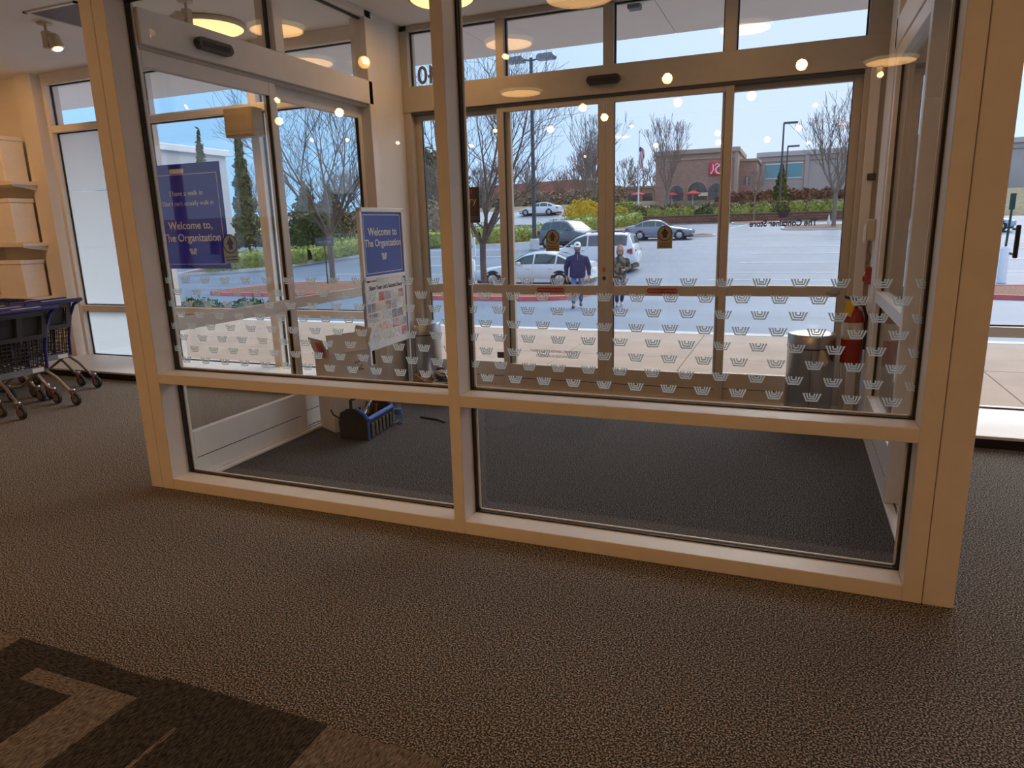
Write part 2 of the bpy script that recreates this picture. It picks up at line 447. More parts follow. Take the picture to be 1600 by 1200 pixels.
# ================================================================== INNER PARTITION (nearest glass wall)
pt=empty('wall_partition',(0,0,0),label='white framed glass partition facing the store, rows of basket decals',cat='glass wall',kind='structure')
Y0,Y1,GY=3.05,3.225,3.20
for (a,c) in ((-3.80,-3.703),(-3.70,-3.605),(.515,.589),(.592,.705)):
    MB().bbox(a,c,Y0,Y1,0,3.5,b=.003).build('post',PAINT,pt)
MB().bbox(-1.594,-1.531,Y0,Y1,.0,2.95,b=.003).build('mullion',PAINT,pt)
MB().bbox(-3.605,.515,Y0-.0,Y1,2.90,3.53,b=.003).build('head_beam',PAINT,pt)
for (a,c) in ((-3.605,-1.594),(-1.531,.515)):
    MB().bbox(a,c,Y0,Y1,0,.073,b=.003).build('sill',PAINT,pt)
    MB().bbox(a,c,Y0,Y1,.70,.761,b=.003).build('rail',PAINT,pt)
    for (z0,z1) in ((.073,.70),(.761,2.90)):
        g=MB(); t=.011
        for (p,q,r,s_) in ((a,a+t,z0,z1),(c-t,c,z0,z1),(a,c,z0,z0+t*.6),(a,c,z1-t*.6,z1)): g.box(p,q,GY-.014,GY+.014,r,s_)
        g.build('gasket',BLACK,pt)
        MB().box(a+.001,c-.001,GY-.005,GY+.005,z0+.001,z1-.001).build('pane',GLASSR,pt)
        st=MB(); t=.02
        for (p,q,r,s_) in ((a+.0,a+t,z0,z1),(c-t,c,z0,z1),(a,c,z0,z0+t*.6)): st.box(p,q,GY+.015,GY+.024,r,s_)
        st.build('glazing_bead',PAINT,pt)
panes=[o for o in pt.children if o.name.startswith('pane')]
upL=[o for o in panes if abs(o.data.vertices[0].co.z-.762)<.01 and o.data.vertices[0].co.x<-3][0]
upR=[o for o in panes if abs(o.data.vertices[0].co.z-.762)<.01 and o.data.vertices[0].co.x>-3][0]
dm=basket_logo().mesh('logo_decal'); dm.materials.append(DECAL)
for (pn,xs,lo,hi) in ((upL,-3.505,-3.59,-1.625),(upR,-1.435,-1.52,.50)):
    for r in range(8):
        z=.829+.0709*r
        x=xs+(.0776 if r%2 else 0)
        while x-.155>lo-.03: x-=.155
        while x<hi+.03:
            if x-.04<lo or x+.04>hi+.012:      # decals trimmed at the glass edge
                m_=dm.copy()
                for v in m_.vertices: v.co.x=max(lo-.002-x,min(hi+.011-x,v.co.x))
                if max(v.co.x for v in m_.vertices)-min(v.co.x for v in m_.vertices)>.012: instance(m_,'logo_decal',(x,GY-.0055,z),pn)
            else: instance(dm,'logo_decal',(x,GY-.0055,z),pn)
            x+=.155

# ================================================================== SIDE WALLS AND SLIDING DOORS OF THE VESTIBULE
def arrow_sticker(parent,x,y,z,rot):
    # round arrow sticker over a small caption plate, facing -Y before rotation
    e=[]
    R=Matrix.Rotation(rot,4,'Z'); R.translation=Vector((x,y,z))
    c=[(.066*math.cos(a),.066*math.sin(a)+.055) for a in [2*PI*k/28 for k in range(28)]]
    ci=[(.058*math.cos(a),.058*math.sin(a)+.055) for a in [2*PI*k/28 for k in range(28)]]
    MB().prism(c,-.001,0).xform(R).build('sticker_ring',INK,parent)
    MB().prism(ci,-.0016,-.0010).prism([(-.066,-.075),(.066,-.075),(.066,.03),(-.066,.03)],-.0008,0).xform(R).build('sticker',GOLD,parent)
    MB().prism([(0,.105),(.036,.05),(.018,.052),(.018,.018),(-.018,.018),(-.018,.052),(-.036,.05)],-.0024,-.0016).xform(R).build('arrow',INK,parent)
    MB().prism([(-.05,-.03),(.05,-.03),(.05,-.036),(-.05,-.036)],-.0024,-.0008).prism([(-.05,-.05),(.05,-.05),(.05,-.056),(-.05,-.056)],-.0024,-.0008).xform(R).build('caption',INK,parent)

def door_panel(name,label,x,y0,y1,m,zr=(1.00,1.08),bot=.33,top=(2.563,2.66),st=.07,th=.045,axis='y',s0=None):
    """sliding door leaf; axis 'y' = leaf lies along Y at X=x, axis 'x' = leaf lies along X at Y=x"""
    e=empty(name,(0,0,0),label=label,cat='door',kind='structure')
    def B(a,c,z0,z1,t=th,b=.003,o=0):
        return MB().bbox(x-t/2+o,x+t/2+o,a,c,z0,z1,b) if axis=='y' else MB().bbox(a,c,x-t/2+o,x+t/2+o,z0,z1,b)
    s0=s0 or st
    B(y0,y0+s0,.02,top[1]).build('stile',m,e); B(y1-st,y1,.02,top[1]).build('stile',m,e)
    B(y0+s0,y1-st,top[0],top[1]).build('top_rail',m,e)
    B(y0+s0,y1-st,.02,bot).build('bottom_rail',m,e)
    B(y0+s0,y1-st,*zr).build('middle_rail',m,e)
    B(y0+s0+.01,y1-st-.01,bot*.44,bot*.44+.006,th+.002,.0005).build('groove_line',DARKST,e)
    ps=[]
    for (z0,z1) in ((bot,zr[0]),(zr[1],top[0])):
        p=(MB().box(x-.004,x+.004,y0+s0,y1-st,z0,z1) if axis=='y' else MB().box(y0+s0,y1-st,x-.004,x+.004,z0,z1)).build('pane',GLASS,e)
        ps.append(p)
    g=MB()
    for (z0,z1) in ((bot,zr[0]),(zr[1],top[0])):
        for (a,c) in ((y0+s0,y0+s0+.006),(y1-st-.006,y1-st)):
            if axis=='y': g.box(x-.012,x+.012,a,c,z0,z1)
            else: g.box(a,c,x-.012,x+.012,z0,z1)
    g.build('gasket',BLACK,e)
    return e,ps

def side_wall(sx,label,nm):
    e=empty(nm,(0,0,0),label=label,cat='wall',kind='structure')
    s=1 if sx>0 else -1     # outward direction
    a,c=sorted((sx-s*.06,sx+s*.10))
    MB().bbox(a,c,3.23,5.66,2.68,2.875).build('header',PAINT,e)
    MB().bbox(min(sx-s*.03,sx+s*.08),max(sx-s*.03,sx+s*.08),3.23,5.66,2.655,2.68,.002).build('door_track',ALU,e)
    MB().bbox(a,c,3.23,5.72,3.39,3.45).build('top_rail',PAINT,e)
    MB().bbox(a,c,4.40,4.50,2.875,3.39).build('transom_mullion',PAINT,e)
    for (y0,y1) in ((3.23,4.40),(4.50,5.62)):
        MB().box(sx-.004,sx+.004,y0,y1,2.875,3.39).build('pane',GLASS,e)
        g=MB()
        for (p,q,z0,z1) in ((y0,y0+.014,2.875,3.39),(y1-.014,y1,2.875,3.39),(y0,y1,3.376,3.39)): g.box(sx-.014,sx+.014,p,q,z0,z1)
        g.build('gasket',BLACK,e)
    MB().bbox(a,c,5.60,5.70,0,3.45).build('jamb',PAINT,e)
    MB().box(min(sx-s*.05,sx+s*.09),max(sx-s*.05,sx+s*.09),5.70,6.10,0,3.45).build('wall_panel',WALL,e)
    MB().bbox(a,c,3.23,5.66,0,.018,.002).build('threshold',ALUW,e)
    MB().box(sx-s*.014,sx-s*.004,3.23,5.66,.018,.022).box(sx+s*.024,sx+s*.034,3.23,5.66,.018,.022).build('floor_track',DARKST,e)
    return e
side_wall(-3.62,'left side wall of the vestibule with header and transom glass','wall_vestibule_left')
side_wall(.62,'right side wall of the vestibule with header and transom glass','wall_vestibule_right')
d1,p1=door_panel('door_1','sliding door leaf on the vestibule left side, nearest the store, blue poster behind',-3.62,3.23,4.40,ALUW,s0=.018)
arrow_sticker(p1[1],-3.605,3.78,1.47,PI/2)
d2,p2=door_panel('door_2','sliding door leaf on the vestibule left side, behind the Welcome stand',-3.68,4.38,5.62,ALUW)
d3,p3=door_panel('door_3','sliding door leaf on the vestibule right side, beside the fire extinguisher',.60,4.13,5.50,ALUW,th=.08)
d4,p4=door_panel('door_4','sliding door leaf on the vestibule right side, nearest the store',.695,3.23,4.22,ALUW,s0=.10)

def sensor(name,label,loc,rz,ln=.29):
    e=empty(name,loc,rz,label,'door sensor')
    b=MB()
    pr=[(-ln/2,-.012),(-ln/2+.02,-.034),(ln/2-.02,-.034),(ln/2,-.012),(ln/2,.012),(ln/2-.02,.034),(-ln/2+.02,.034),(-ln/2,.012)]
    b.prism(pr,-.05,0).build('housing',BLKPL,e)
    MB().prism([(-ln/2+.03,-.02),(ln/2-.03,-.02),(ln/2-.03,.012),(-ln/2+.03,.012)],-.054,-.05).build('lens_window',mat('smoked_lens',(.03,.018,.03),rough=.15,noise=.05,nscale=20),e)
sensor('door_sensor','black motion sensor on the side-door header, left of vestibule',(-3.56,3.77,2.768),PI/2)
sensor('door_sensor','black motion sensor centred on the outer-door header',(-1.59,6.20,2.79),0)

# ================================================================== OUTER WALL WITH SLIDING DOORS
ow=empty('wall_storefront',(0,0,0),label='champagne aluminium frame of the outer entrance with transom windows',cat='wall',kind='structure')
MB().bbox(-3.58,.60,6.20,6.40,2.68,2.91).build('header',ALU,ow)
MB().bbox(-3.58,.60,6.215,6.30,2.655,2.68,.002).build('door_track',DARKST,ow)
MB().bbox(-3.58,.60,6.21,6.36,3.40,3.45).build('top_rail',ALU,ow)
for (a,c) in ((-3.58,-3.50),(.43,.60)): MB().bbox(a,c,6.21,6.36,0,3.45).build('jamb',ALU,ow)
MB().bbox(.60-.13,.60-.06,6.17,6.21,0,2.68).build('door_stop',PAINT,ow)
for (a,c) in ((-2.60,-2.52),(-1.604,-1.515),(-.609,-.515)): MB().bbox(a,c,6.22,6.35,2.91,3.40).build('transom_mullion',ALU,ow)
tp=[]
for (a,c) in ((-3.50,-2.60),(-2.52,-1.604),(-1.515,-.609),(-.515,.43)):
    tp.append(MB().box(a,c,6.276,6.284,2.91,3.40).build('pane',GLASS,ow))
    g=MB()
    for (p,q,z0,z1) in ((a,a+.012,2.91,3.40),(c-.012,c,2.91,3.40),(a,c,3.388,3.40)): g.box(p,q,6.268,6.292,z0,z1)
    g.build('gasket',BLACK,ow)
text('40',.225,(-3.328,6.274,2.94),FACE_IN,GREYINK,tp[0],mirror=True,bold=.004)
MB().bbox(-3.58,.60,6.18,6.42,0,.02,.002).build('threshold',ALU,ow)
EM=dict(zr=(.945,1.035),bot=.255,top=(2.61,2.66),st=.066,axis='x')
d5,p5=door_panel('door_5','fixed outer door sidelite behind the black poster, left end',6.31,-3.50,-2.50,ALU,**EM)
d6,p6=door_panel('door_6','outer sliding door leaf with arrow sticker in front of the walking man',6.25,-2.61,-1.580,ALU,**EM)
d7,p7=door_panel('door_7','outer sliding door leaf with arrow sticker in front of the grey sedan',6.25,-1.574,-.515,ALU,**EM)
d8,p8=door_panel('door_8','fixed outer door sidelite with mirrored store name, behind the steel bin',6.31,-.61,.43,ALU,**EM)
arrow_sticker(p6[1],-2.088,6.244,1.425,0)
arrow_sticker(p7[1],-1.05,6.244,1.435,0)
for (d,x) in ((d6,-2.11),(d7,-1.06)):
    L_=.145
    pr=[(-L_+.02,-.022),(L_-.02,-.022),(L_,0),(L_-.02,.022),(-L_+.02,.022),(-L_,0)]
    q=MB().prism(pr,-.0012,0).xform(Matrix.Translation((x,6.2265,.99))).build('emergency_decal',REDD,d)
    text('IN EMERGENCY  PUSH TO OPEN',.023,(x,6.2252,.982),FACE_IN,mat('pale_red_print',(.75,.45,.42),rough=.5,noise=.04,nscale=40),q,sx=.86)
text('THIS DOOR TO REMAIN UNLOCKED',.034,(-2.09,6.2455,.385),FACE_IN,GREYINK,p6[0],sx=.86)
text('DURING BUSINESS HOURS',.034,(-2.09,6.2455,.335),FACE_IN,GREYINK,p6[0],sx=.9)
MB().bbox(-1.605,-1.575,6.222,6.2275,1.16,1.20,.002).build('lock_sticker',mat('orange_sticker',(.55,.13,.04),rough=.5,noise=.05,nscale=30),d6)
MB().lathe([(.018,0),(.018,.012),(.012,.014)],(-1.59,6.226,1.10),14,'y').build('lock_cylinder',DARKST,d6)
text('The Container Store',.072,(-.09,6.3045,1.53),FACE_IN,BLUE2,p8[1],mirror=True,bold=.0022,sx=.86)
lm=basket_logo(.095,.055,.0135,.0006).mesh('logo'); lm.materials.append(BLUE2); instance(lm,'logo',(-.09,6.3035,1.625),p8[1])
lk=MB().lathe([(.03,0),(.042,.004),(.042,.012)],(0,0,0),20,'y').xform(Matrix.Diagonal((1.3,1,.7,1)))
lk.xform(Matrix.Translation((.33,6.277,.99))).build('oval_badge',STEEL,d8)
MB().bbox(-2.70,-2.60,6.27,6.285,.30,.36,.004).build('latch_box',BLKPL,d5)
# black poster hanging on the left sidelite
bp=empty('black_poster',(-3.02,6.262,1.63),label='black poster with gold lettering hung on the outer left sidelite',cat='poster')
MB().box(-.19,.19,-.003,.003,0,.335).build('sheet',mat('black_poster_print',(.02,.013,.012),rough=.45,noise=.3,nscale=8),bp)
text('story',.095,(.06,-.004,.18),FACE_IN,mat('gold_print',(.55,.36,.08),rough=.5,noise=.05,nscale=30),bp)
MB().lathe([(.028,0),(.028,.001)],(.09,-.0045,.29),12,'y').build('red_emblem',REDD,bp)
MB().box(-.18,.18,-.0045,-.003,.055,.058).box(-.18,.18,-.0045,-.003,.035,.038).build('fine_print',GREYINK,bp)
MB().bbox(1.505,1.535,6.14,6.165,1.26,1.50,.006).bbox(1.51,1.53,6.165,6.277,1.28,1.30,.003).bbox(1.51,1.53,6.165,6.277,1.46,1.48,.003).xform(Matrix.Translation((0,-WY,0))).build('pull_handle',BLKPL,w4)

# ================================================================== STORE AND VESTIBULE LAMPS
def aim(o,d): o.rotation_euler=Vector(d).to_track_quat('-Z','Y').to_euler()
spot_meshes=None
def spotlight(loc,d,label,energy=0,group=None,size=1.3,blend=.6,scale=1.0):
    """ceiling spotlight: round canopy, stem, gimballed can with a lit lens"""
    global spot_meshes
    e=empty('ceiling_spotlight',loc,0,label,'spotlight',group)
    if spot_meshes is None:
        spot_meshes=[]
        for nm,b,m in (('canopy',MB().lathe([(.065,0),(.065,-.015),(.05,-.02)],n=18),LAMPB),
                       ('stem',MB().tube([(0,0,-.02),(0,0,-.07)],.012,8),LAMPB),
                       ('driver_box',MB().bbox(-.035,.035,-.03,.03,-.22,-.07,.006),LAMPB)):
            me=b.mesh(nm); fix(me); me.materials.append(m); smoothme(me); spot_meshes.append((nm,me))
        b=MB().lathe([(.03,.07),(.05,.05),(.058,-.06),(.040,-.062)],n=18); me=b.mesh('lamp_can'); fix(me); me.materials.append(LAMPB); smoothme(me); spot_meshes.append(('lamp_can',me))
        b=MB().lathe([(.038,-.064),(.034,-.070),(.015,-.074)],n=18); me=b.mesh('lamp_lens'); fix(me); me.materials.append(LAMPG); smoothme(me); spot_meshes.append(('lamp_lens',me))
    dv=Vector(d).normalized()
    q=dv.to_track_quat('-Z','Y').to_euler()
    side=Vector((dv.x,dv.y,0)).normalized()*.08 if abs(dv.z)<.98 else Vector((.08,0,0))
    pv=Vector((side.x,side.y,-.17))
    can=None
    for nm,me in spot_meshes:
        if nm=='lamp_lens': instance(me,nm,(0,0,0),can)
        elif nm=='lamp_can': can=instance(me,nm,pv,e,q)
        else: instance(me,nm,(0,0,0),e)
    if energy:
        l=bpy.data.lights.new('spot_beam','SPOT'); l.energy=energy*.105; l.color=(1.0,.46,.135); l.spot_size=size; l.spot_blend=blend; l.shadow_soft_size=.06
        lo=bpy.data.objects.new('spot_beam',l); COL.objects.link(lo); lo.parent=e; lo.location=pv+dv*.10; lo.rotation_euler=q
    return e
spotlight((-6.52,4.86,ZC),(.25,.05,-.9),'cream ceiling spotlight beside the grey ceiling panel, over the carts',60)
spotlight((-7.9,4.6,ZC),(-.55,.75,-.55),'cream ceiling spotlight aimed at the shelving, above the top left of the view',260,size=1.5)
spotlight((-4.9,4.95,ZC),(-.3,-.5,-.8),'cream ceiling spotlight seen through the side-door transom glass',60)
GL='store ceiling spotlights mirrored in the glass'
GLB='cream store ceiling spotlight behind the viewer, seen as a glint in the partition glass'
for i,(x,y,d,p) in enumerate([(-1.54,-2.9,(-.05,.75,-.65),300),(-.04,-2.9,(.05,.75,-.65),300),(-3.06,-4.5,(-.1,.75,-.55),240),(-.7,-4.85,(.1,.8,-.5),180),
        (-1.7,-4.85,(-.1,.8,-.5),180),(-3.05,-5.7,(0,.8,-.5),150),(-4.3,-.45,(.05,.85,-.6),260),(-6.6,-1.8,(.1,.8,-.5),220),(-6.46,-3.0,(.2,.8,-.5),180),
        (-7.75,-3.2,(.2,.8,-.5),160),(-7.8,-6.9,(.2,.8,-.5),0),(-8.9,-5.5,(.2,.8,-.5),0),(-8.35,-5.9,(.2,.8,-.5),0),(1.6,-1.2,(-.1,.85,-.55),220),(3.2,-2.6,(-.2,.8,-.5),150),(-2.9,-.9,(.05,.55,-.9),130),(.9,-4.2,(0,.8,-.5),0),(2.0,-5.4,(0,.8,-.5),0),(.2,-6.4,(0,.8,-.5),0),(-5.3,-6.3,(0,.8,-.5),0)]):
    spotlight((x,y,ZC),d,GLB,p,GL)
for (x,y,d) in ((-7.6,.8,(-.8,.1,-.45)),(-7.4,3.2,(-.8,.3,-.4)),(-5.2,-5.2,(-.1,-.8,-.4)),(-2.2,-5.4,(0,-.8,-.4)),(1.2,-5.4,(0,-.8,-.4)),(4.6,-.6,(.8,0,-.4)),(4.6,3.0,(.8,.1,-.4))):  # unseen wall washers added so that wall bounce brightens the ceiling and room
    spotlight((x,y,ZC),d,'added unseen fill spotlight washing a store wall to lift the ambient light',620,'added unseen wall washers for fill light',size=1.7)
def disc_lamp(loc,label,r=.36,energy=40):
    e=empty('ceiling_disc_lamp',loc,0,label,'ceiling lamp')
    MB().lathe([(r,0),(r+.012,-.01),(r+.012,-.035),(r-.004,-.045)],n=40).build('rim',LAMPB,e,smooth=True)
    MB().lathe([(r-.006,-.04),(r-.03,-.055),(r*.5,-.07),(.02,-.074)],n=40).build('diffuser',DISCG,e,smooth=True)
    l=bpy.data.lights.new('disc_glow','AREA'); l.shape='DISK'; l.size=2*r*.85; l.energy=energy*.17; l.color=(1,.52,.19)
    lo=bpy.data.objects.new('disc_glow',l); COL.objects.link(lo); lo.parent=e; lo.location=(0,0,-.08)
disc_lamp((-5.25,5.55,ZC),'round warm ceiling lamp seen through the transom above the side door',.33,40)
disc_lamp((-2.78,5.55,3.45),'round warm ceiling lamp inside the vestibule at the top edge',.27,28)
disc_lamp((-.55,5.0,3.45),'second round warm ceiling lamp of the vestibule, above the view',.27,24)
for (x,y,lb) in ((-6.0,1.2,'round warm ceiling lamp over the store carpet, left of the viewer'),(-1.8,.2,'round warm ceiling lamp directly above the viewer'),(2.8,.6,'round warm ceiling lamp over the store carpet, right of the viewer'),(-3.8,-3.6,'round warm ceiling lamp behind the viewer to the left'),(1.0,-4.0,'round warm ceiling lamp behind the viewer to the right')):
    disc_lamp((x,y,ZC),lb,.33,26)
ac=empty('ceiling_access_panel',(-6.04,4.89,ZC),0,'square grey ceiling panel with white trim above the carts','ceiling panel')
MB().box(-.30,.30,-.30,.30,-.004,0).build('panel',mat('grey_ceiling_panel',(.22,.21,.23),rough=.7,noise=.06,nscale=8),ac)
g=MB()
for (a,c,d,f) in ((-.33,.33,-.33,-.30),(-.33,.33,.30,.33),(-.33,-.30,-.33,.33),(.30,.33,-.33,.33)): g.box(a,c,d,f,-.012,0)
g.build('trim',PAINT,ac)

# ================================================================== SHELVING AT THE FAR LEFT
sh=empty('wall_shelving',(-9.3,6.22,0),0,'white wall-hung shelving with upright tracks beside the frosted window','shelving')
for x in (-.55,.46):
    MB().bbox(x-.015,x+.015,-.03,0,.5,2.95,.002).build('upright_track',ALUW,sh)
for z in (.82,1.50,2.24):
    MB().bbox(-.68,.50,-.42,-.03,z,z+.045,.003).build('shelf_board',PAINT,sh)
    for x in (-.55,.46): MB().prism([(-.03,z),(-.40,z),(-.40,z-.012),(-.03,z-.07)],x-.006,x+.006,'x').build('bracket',ALUW,sh)
for (z,h,nm) in ((2.285,.53,'top'),(1.545,.54,'middle'),(.865,.47,'lowest')):
    b=empty('storage_box',(-9.15,5.99,z),0,'white lidded storage box on the %s shelf by the frosted window'%nm,'storage box')
    MB().bbox(-.27,.22,-.17,.12,0,h-.05,.008).build('body',WHITEP,b)
    MB().bbox(-.28,.23,-.18,.125,h-.05,h,.006).build('lid',WHITEP,b)
cb=empty('pendant_weight',(-8.92,5.6,3.02),0,'thin dark cord with a small weight hanging from the ceiling','cord')
MB().tube([(0,0,.51),(0,0,.06)],.004,6).build('cord',DARKST,cb)
MB().lathe([(.008,.07),(.014,.05),(.014,0),(.008,-.01)],n=10).build('weight',DARKST,cb)

# ================================================================== SHOPPING CARTS
CARTP=mat('dark_grey_cart_plastic',(.05,.052,.06),rough=.5,noise=.08,nscale=12)
CARTB=mat('navy_blue_cart_plastic',(.022,.028,.22),rough=.4,noise=.08,nscale=12)
CARTS=mat('grey_cart_steel',(.35,.33,.31),rough=.35,metal=.8,noise=.08,nscale=12)
CARTG=mat('grey_cart_band',(.20,.22,.27),rough=.5,noise=.06,nscale=10)
TYRE=mat('caster_rubber',(.04,.045,.045),rough=.6,noise=.15,nscale=25)
def cart(loc,rz,label):
    """handle end at +X, front towards -X"""
    e=empty('shopping_cart',loc,rz,label,'shopping cart','navy and grey plastic shopping carts')
    # rear gate panel with child-seat holes (plane x=0)
    zt,zb=.93,.38; wt,wb=.27,.235
    g=MB()
    def wy(z): return wb+(wt-wb)*(z-zb)/(zt-zb)
    def rx(z): return .10*(z-zb)/(zt-zb)-.10
    for (z0,z1,a,c) in ((.88,.93,-1,1),(.66,.70,-1,1),(.70,.88,-1,-.80),(.70,.88,-.10,.10),(.70,.88,.80,1)):
        g.add([(rx(z)+o,y*wy(z),z) for o in (-.012,.012) for (y,z) in ((a,z0),(c,z0),(c,z1),(a,z1))],[(0,1,2,3),(7,6,5,4),(0,4,5,1),(1,5,6,2),(2,6,7,3),(3,7,4,0)])
    g.build('seat_gate',CARTP,e)
    g=MB()
    for (a,c) in ((-.80,-.10),(.10,.80)):
        g.add([(rx(z)-.02,y*wy(z),z) for (y,z) in ((a,.70),(c,.70),(c,.88),(a,.88))],[(0,1,2,3)])
    g.build('seat_flap',mat('charcoal_flap_plastic',(.03,.03,.034),rough=.6,noise=.1,nscale=10),e)
    # lattices
    lat=MB()
    for i in range(13):
        y=-1+2*i/12
        lat.tube([(rx(zb)+.0,y*wy(zb),zb),(rx(.66),y*wy(.66),.66)],.005,4)
    for i in range(8):
        z=zb+.02+i*.038
        lat.tube([(rx(z),-wy(z),z),(rx(z),wy(z),z)],.004,4)
    lat.build('rear_lattice',CARTP,e)
    for s in (-1,1):
        lat=MB()
        L0,L1=-.10,-.78
        for i in range(22):
            x=L0+(L1-L0)*i/21; k=1-.12*i/21
            lat.tube([(x,s*wb*k,zb+.07*i/21),(x+.03,s*wt*k,zt)],.005,4)
        for i in range(11):
            z=zb+.05*i
            lat.tube([(-.10+.1*(z-zb)/.55,s*wy(z),z),(-.76,s*wy(z)*.88,max(z,zb+.07))],.004,4)
        lat.build('side_lattice',CARTP,e)
    lat=MB()
    for i in range(10):
        y=-1+2*i/9
        lat.tube([(-.78,y*wb*.88,zb+.07),(-.75,y*wt*.88,zt)],.005,4)
    for i in range(8):
        z=.46+i*.062; lat.tube([(-.775,-wy(z)*.88,z),(-.775,wy(z)*.88,z)],.004,4)
    lat.build('front_lattice',CARTP,e)
    fl_=MB()
    for i in range(9):
        y=-1+2*i/8; fl_.tube([(-.10,y*wb,zb),(-.78,y*wb*.88,zb+.07)],.005,4)
    fl_.build('basket_floor',CARTP,e)
    MB().tube([(.0,-wt,zt),(-.755,-wt*.88,zt+.01),(-.755,wt*.88,zt+.01),(0,wt,zt)],.016,8).build('rim',CARTB,e)
    for s in (-1,1):
        MB().tube([(-.085,s*wb,zb-.02),(-.07,s*(wb+.005),.55),(-.03,s*(wt-.005),.78),(.03,s*(wt+.01),.90),(.13,s*(wt+.015),.955)],[.016,.015,.015,.017,.02],8).build('corner_post',CARTB,e,smooth=True)
    h=MB().tube([(.13,-wt-.03,.955),(.13,wt+.03,.955)],.02,10).build('handle',CARTB,e,smooth=True)
    MB().box(.115,.145,-.13,.13,.974,.978).build('label_plate',WHITEP,h)
    MB().add([(-.085,y,z) for (y,z) in ((-wb,.33),(wb,.33),(wb,.385),(-wb,.385))]+[(-.11,y,z) for (y,z) in ((-wb,.33),(wb,.33),(wb,.385),(-wb,.385))],
        [(0,1,2,3),(7,6,5,4),(0,4,5,1),(1,5,6,2),(2,6,7,3),(3,7,4,0)]).build('rear_band',CARTG,e)
    MB().box(-.084,-.082,.09,.20,.338,.378).build('white_sticker',WHITEP,e)
    for s in (-1,1):
        MB().tube([(-.10,s*wb*.95,.34),(.02,s*wb*1.02,.27),(.17,s*.255,.13)],.014,8).build('leg',CARTS,e,smooth=True)
        MB().tube([(-.15,s*wb*.9,.34),(-.45,s*.19,.16),(-.66,s*.19,.14)],.014,8).build('leg',CARTS,e,smooth=True)
    for (x,y) in ((.18,-.262),(.18,.262),(-.66,-.19),(-.66,.19)):
        c=empty('caster',(x,y,0),0,parent=e)
        MB().lathe([(.022,.128),(.026,.15),(.02,.16)],n=10).build('swivel',CARTS,c)
        f=MB()
        for s in (-1,1): f.prism([(-.012,.13),(.022,.13),(.045,.06),(.025,.05)],s*.022-.003,s*.022+.003)
        f.build('fork',mat('red_grey_fork',(.30,.13,.11),rough=.5,noise=.2,nscale=12),c)
        MB().lathe([(.05,-.014),(.06,-.010),(.0605,.010),(.05,.014)],(.033,0,.0605),18,'y').build('wheel',TYRE,c,smooth=True)
        MB().lathe([(.034,-.0165),(.036,.0165)],(.033,0,.0605),14,'y').build('hub',CARTG,c)
    return e
cart((-6.62,4.20,0),0,'navy and grey shopping cart nearest the camera, two child-seat holes showing')
cart((-6.88,4.19,0),0,'navy shopping cart nested first behind the nearest cart')
cart((-7.14,4.21,0),0,'navy shopping cart nested second behind the nearest cart')
cart((-7.13,4.82,0),.02,'navy and grey shopping cart standing nearest the frosted window')
cart((-7.39,4.83,0),.02,'navy shopping cart nested behind the cart by the frosted window')

# ================================================================== THINGS IN THE VESTIBULE
# --- Welcome stand
ws=empty('sign_stand',(-3.25,5.16,0),.03,'white upright sign stand with blue Welcome poster above a photo collage','sign stand')
GREYM=mat('silver_grey_pole',(.52,.55,.60),rough=.35,metal=.6,noise=.05,nscale=12)
MB().bbox(-.015,.015,-.36,-.33,.0,1.18,.004).build('pole',GREYM,ws)
MB().bbox(-.015,.015,.33,.36,.0,1.18,.004).build('pole',GREYM,ws)
MB().bbox(-.18,.22,-.40,-.29,0,.012,.003).build('foot',BLKPL,ws)
MB().bbox(-.18,.22,.29,.40,0,.012,.003).build('foot',BLKPL,ws)
fr=MB()
for (a,c,d,f) in ((-.36,.36,1.18,1.215),(-.36,.36,1.735,1.77),(-.36,-.325,1.18,1.77),(.325,.36,1.18,1.77)): fr.bbox(-.016,.016,a,c,d,f,.003)
fr.build('poster_frame',WHITEP,ws)
us=MB().box(-.006,.006,-.325,.325,1.215,1.735).build('blue_poster',BLUE2,ws)
g=MB()
for (a,c,d,f) in ((-.30,.30,1.235,1.240),(-.30,.30,1.71,1.715),(-.30,-.295,1.235,1.715),(.295,.30,1.235,1.715)): g.box(.006,.008,a,c,d,f)
g.build('border_line',WHITEP,us)
text('Welcome to',.092,(.0075,0,1.545),FACE_PX,WHITEP,us,bold=.0012)
text('The Organization',.084,(.0075,0,1.455),FACE_PX,WHITEP,us,bold=.0012)
l2=basket_logo(.09,.055,.010,.003).mesh('logo'); l2.materials.append(WHITEP); instance(l2,'logo',(.0065,0,1.37),us,(0,0,PI/2))
ls=MB().box(-.006,.006,-.36,.36,.60,1.165).build('photo_collage',WHITEP,ws)
text("Share Your Let's Success Story",.052,(.0075,0,1.10),FACE_PX,INK,ls,sx=.85)
random.seed(5)
cols=[(.45,.12,.12),(.30,.33,.38),(.55,.50,.46),(.20,.20,.22),(.62,.42,.34),(.50,.52,.56),(.35,.16,.16),(.60,.58,.55)]
for j in range(5):
    y=-.33
    while y<.30:
        wd=random.choice((.07,.10,.13,.16)); wd=min(wd,.33-y)
        c=random.choice(cols); z1=1.075-j*.085
        pm=mat('photo_print_%d'%cols.index(c),c,rough=.5,col2=tuple(min(1,v*1.5+.15) for v in c),nscale=26,detail=3)
        MB().box(.006,.0072,y,y+wd-.012,z1-.075,z1).build('photo',pm,ls)
        y+=wd
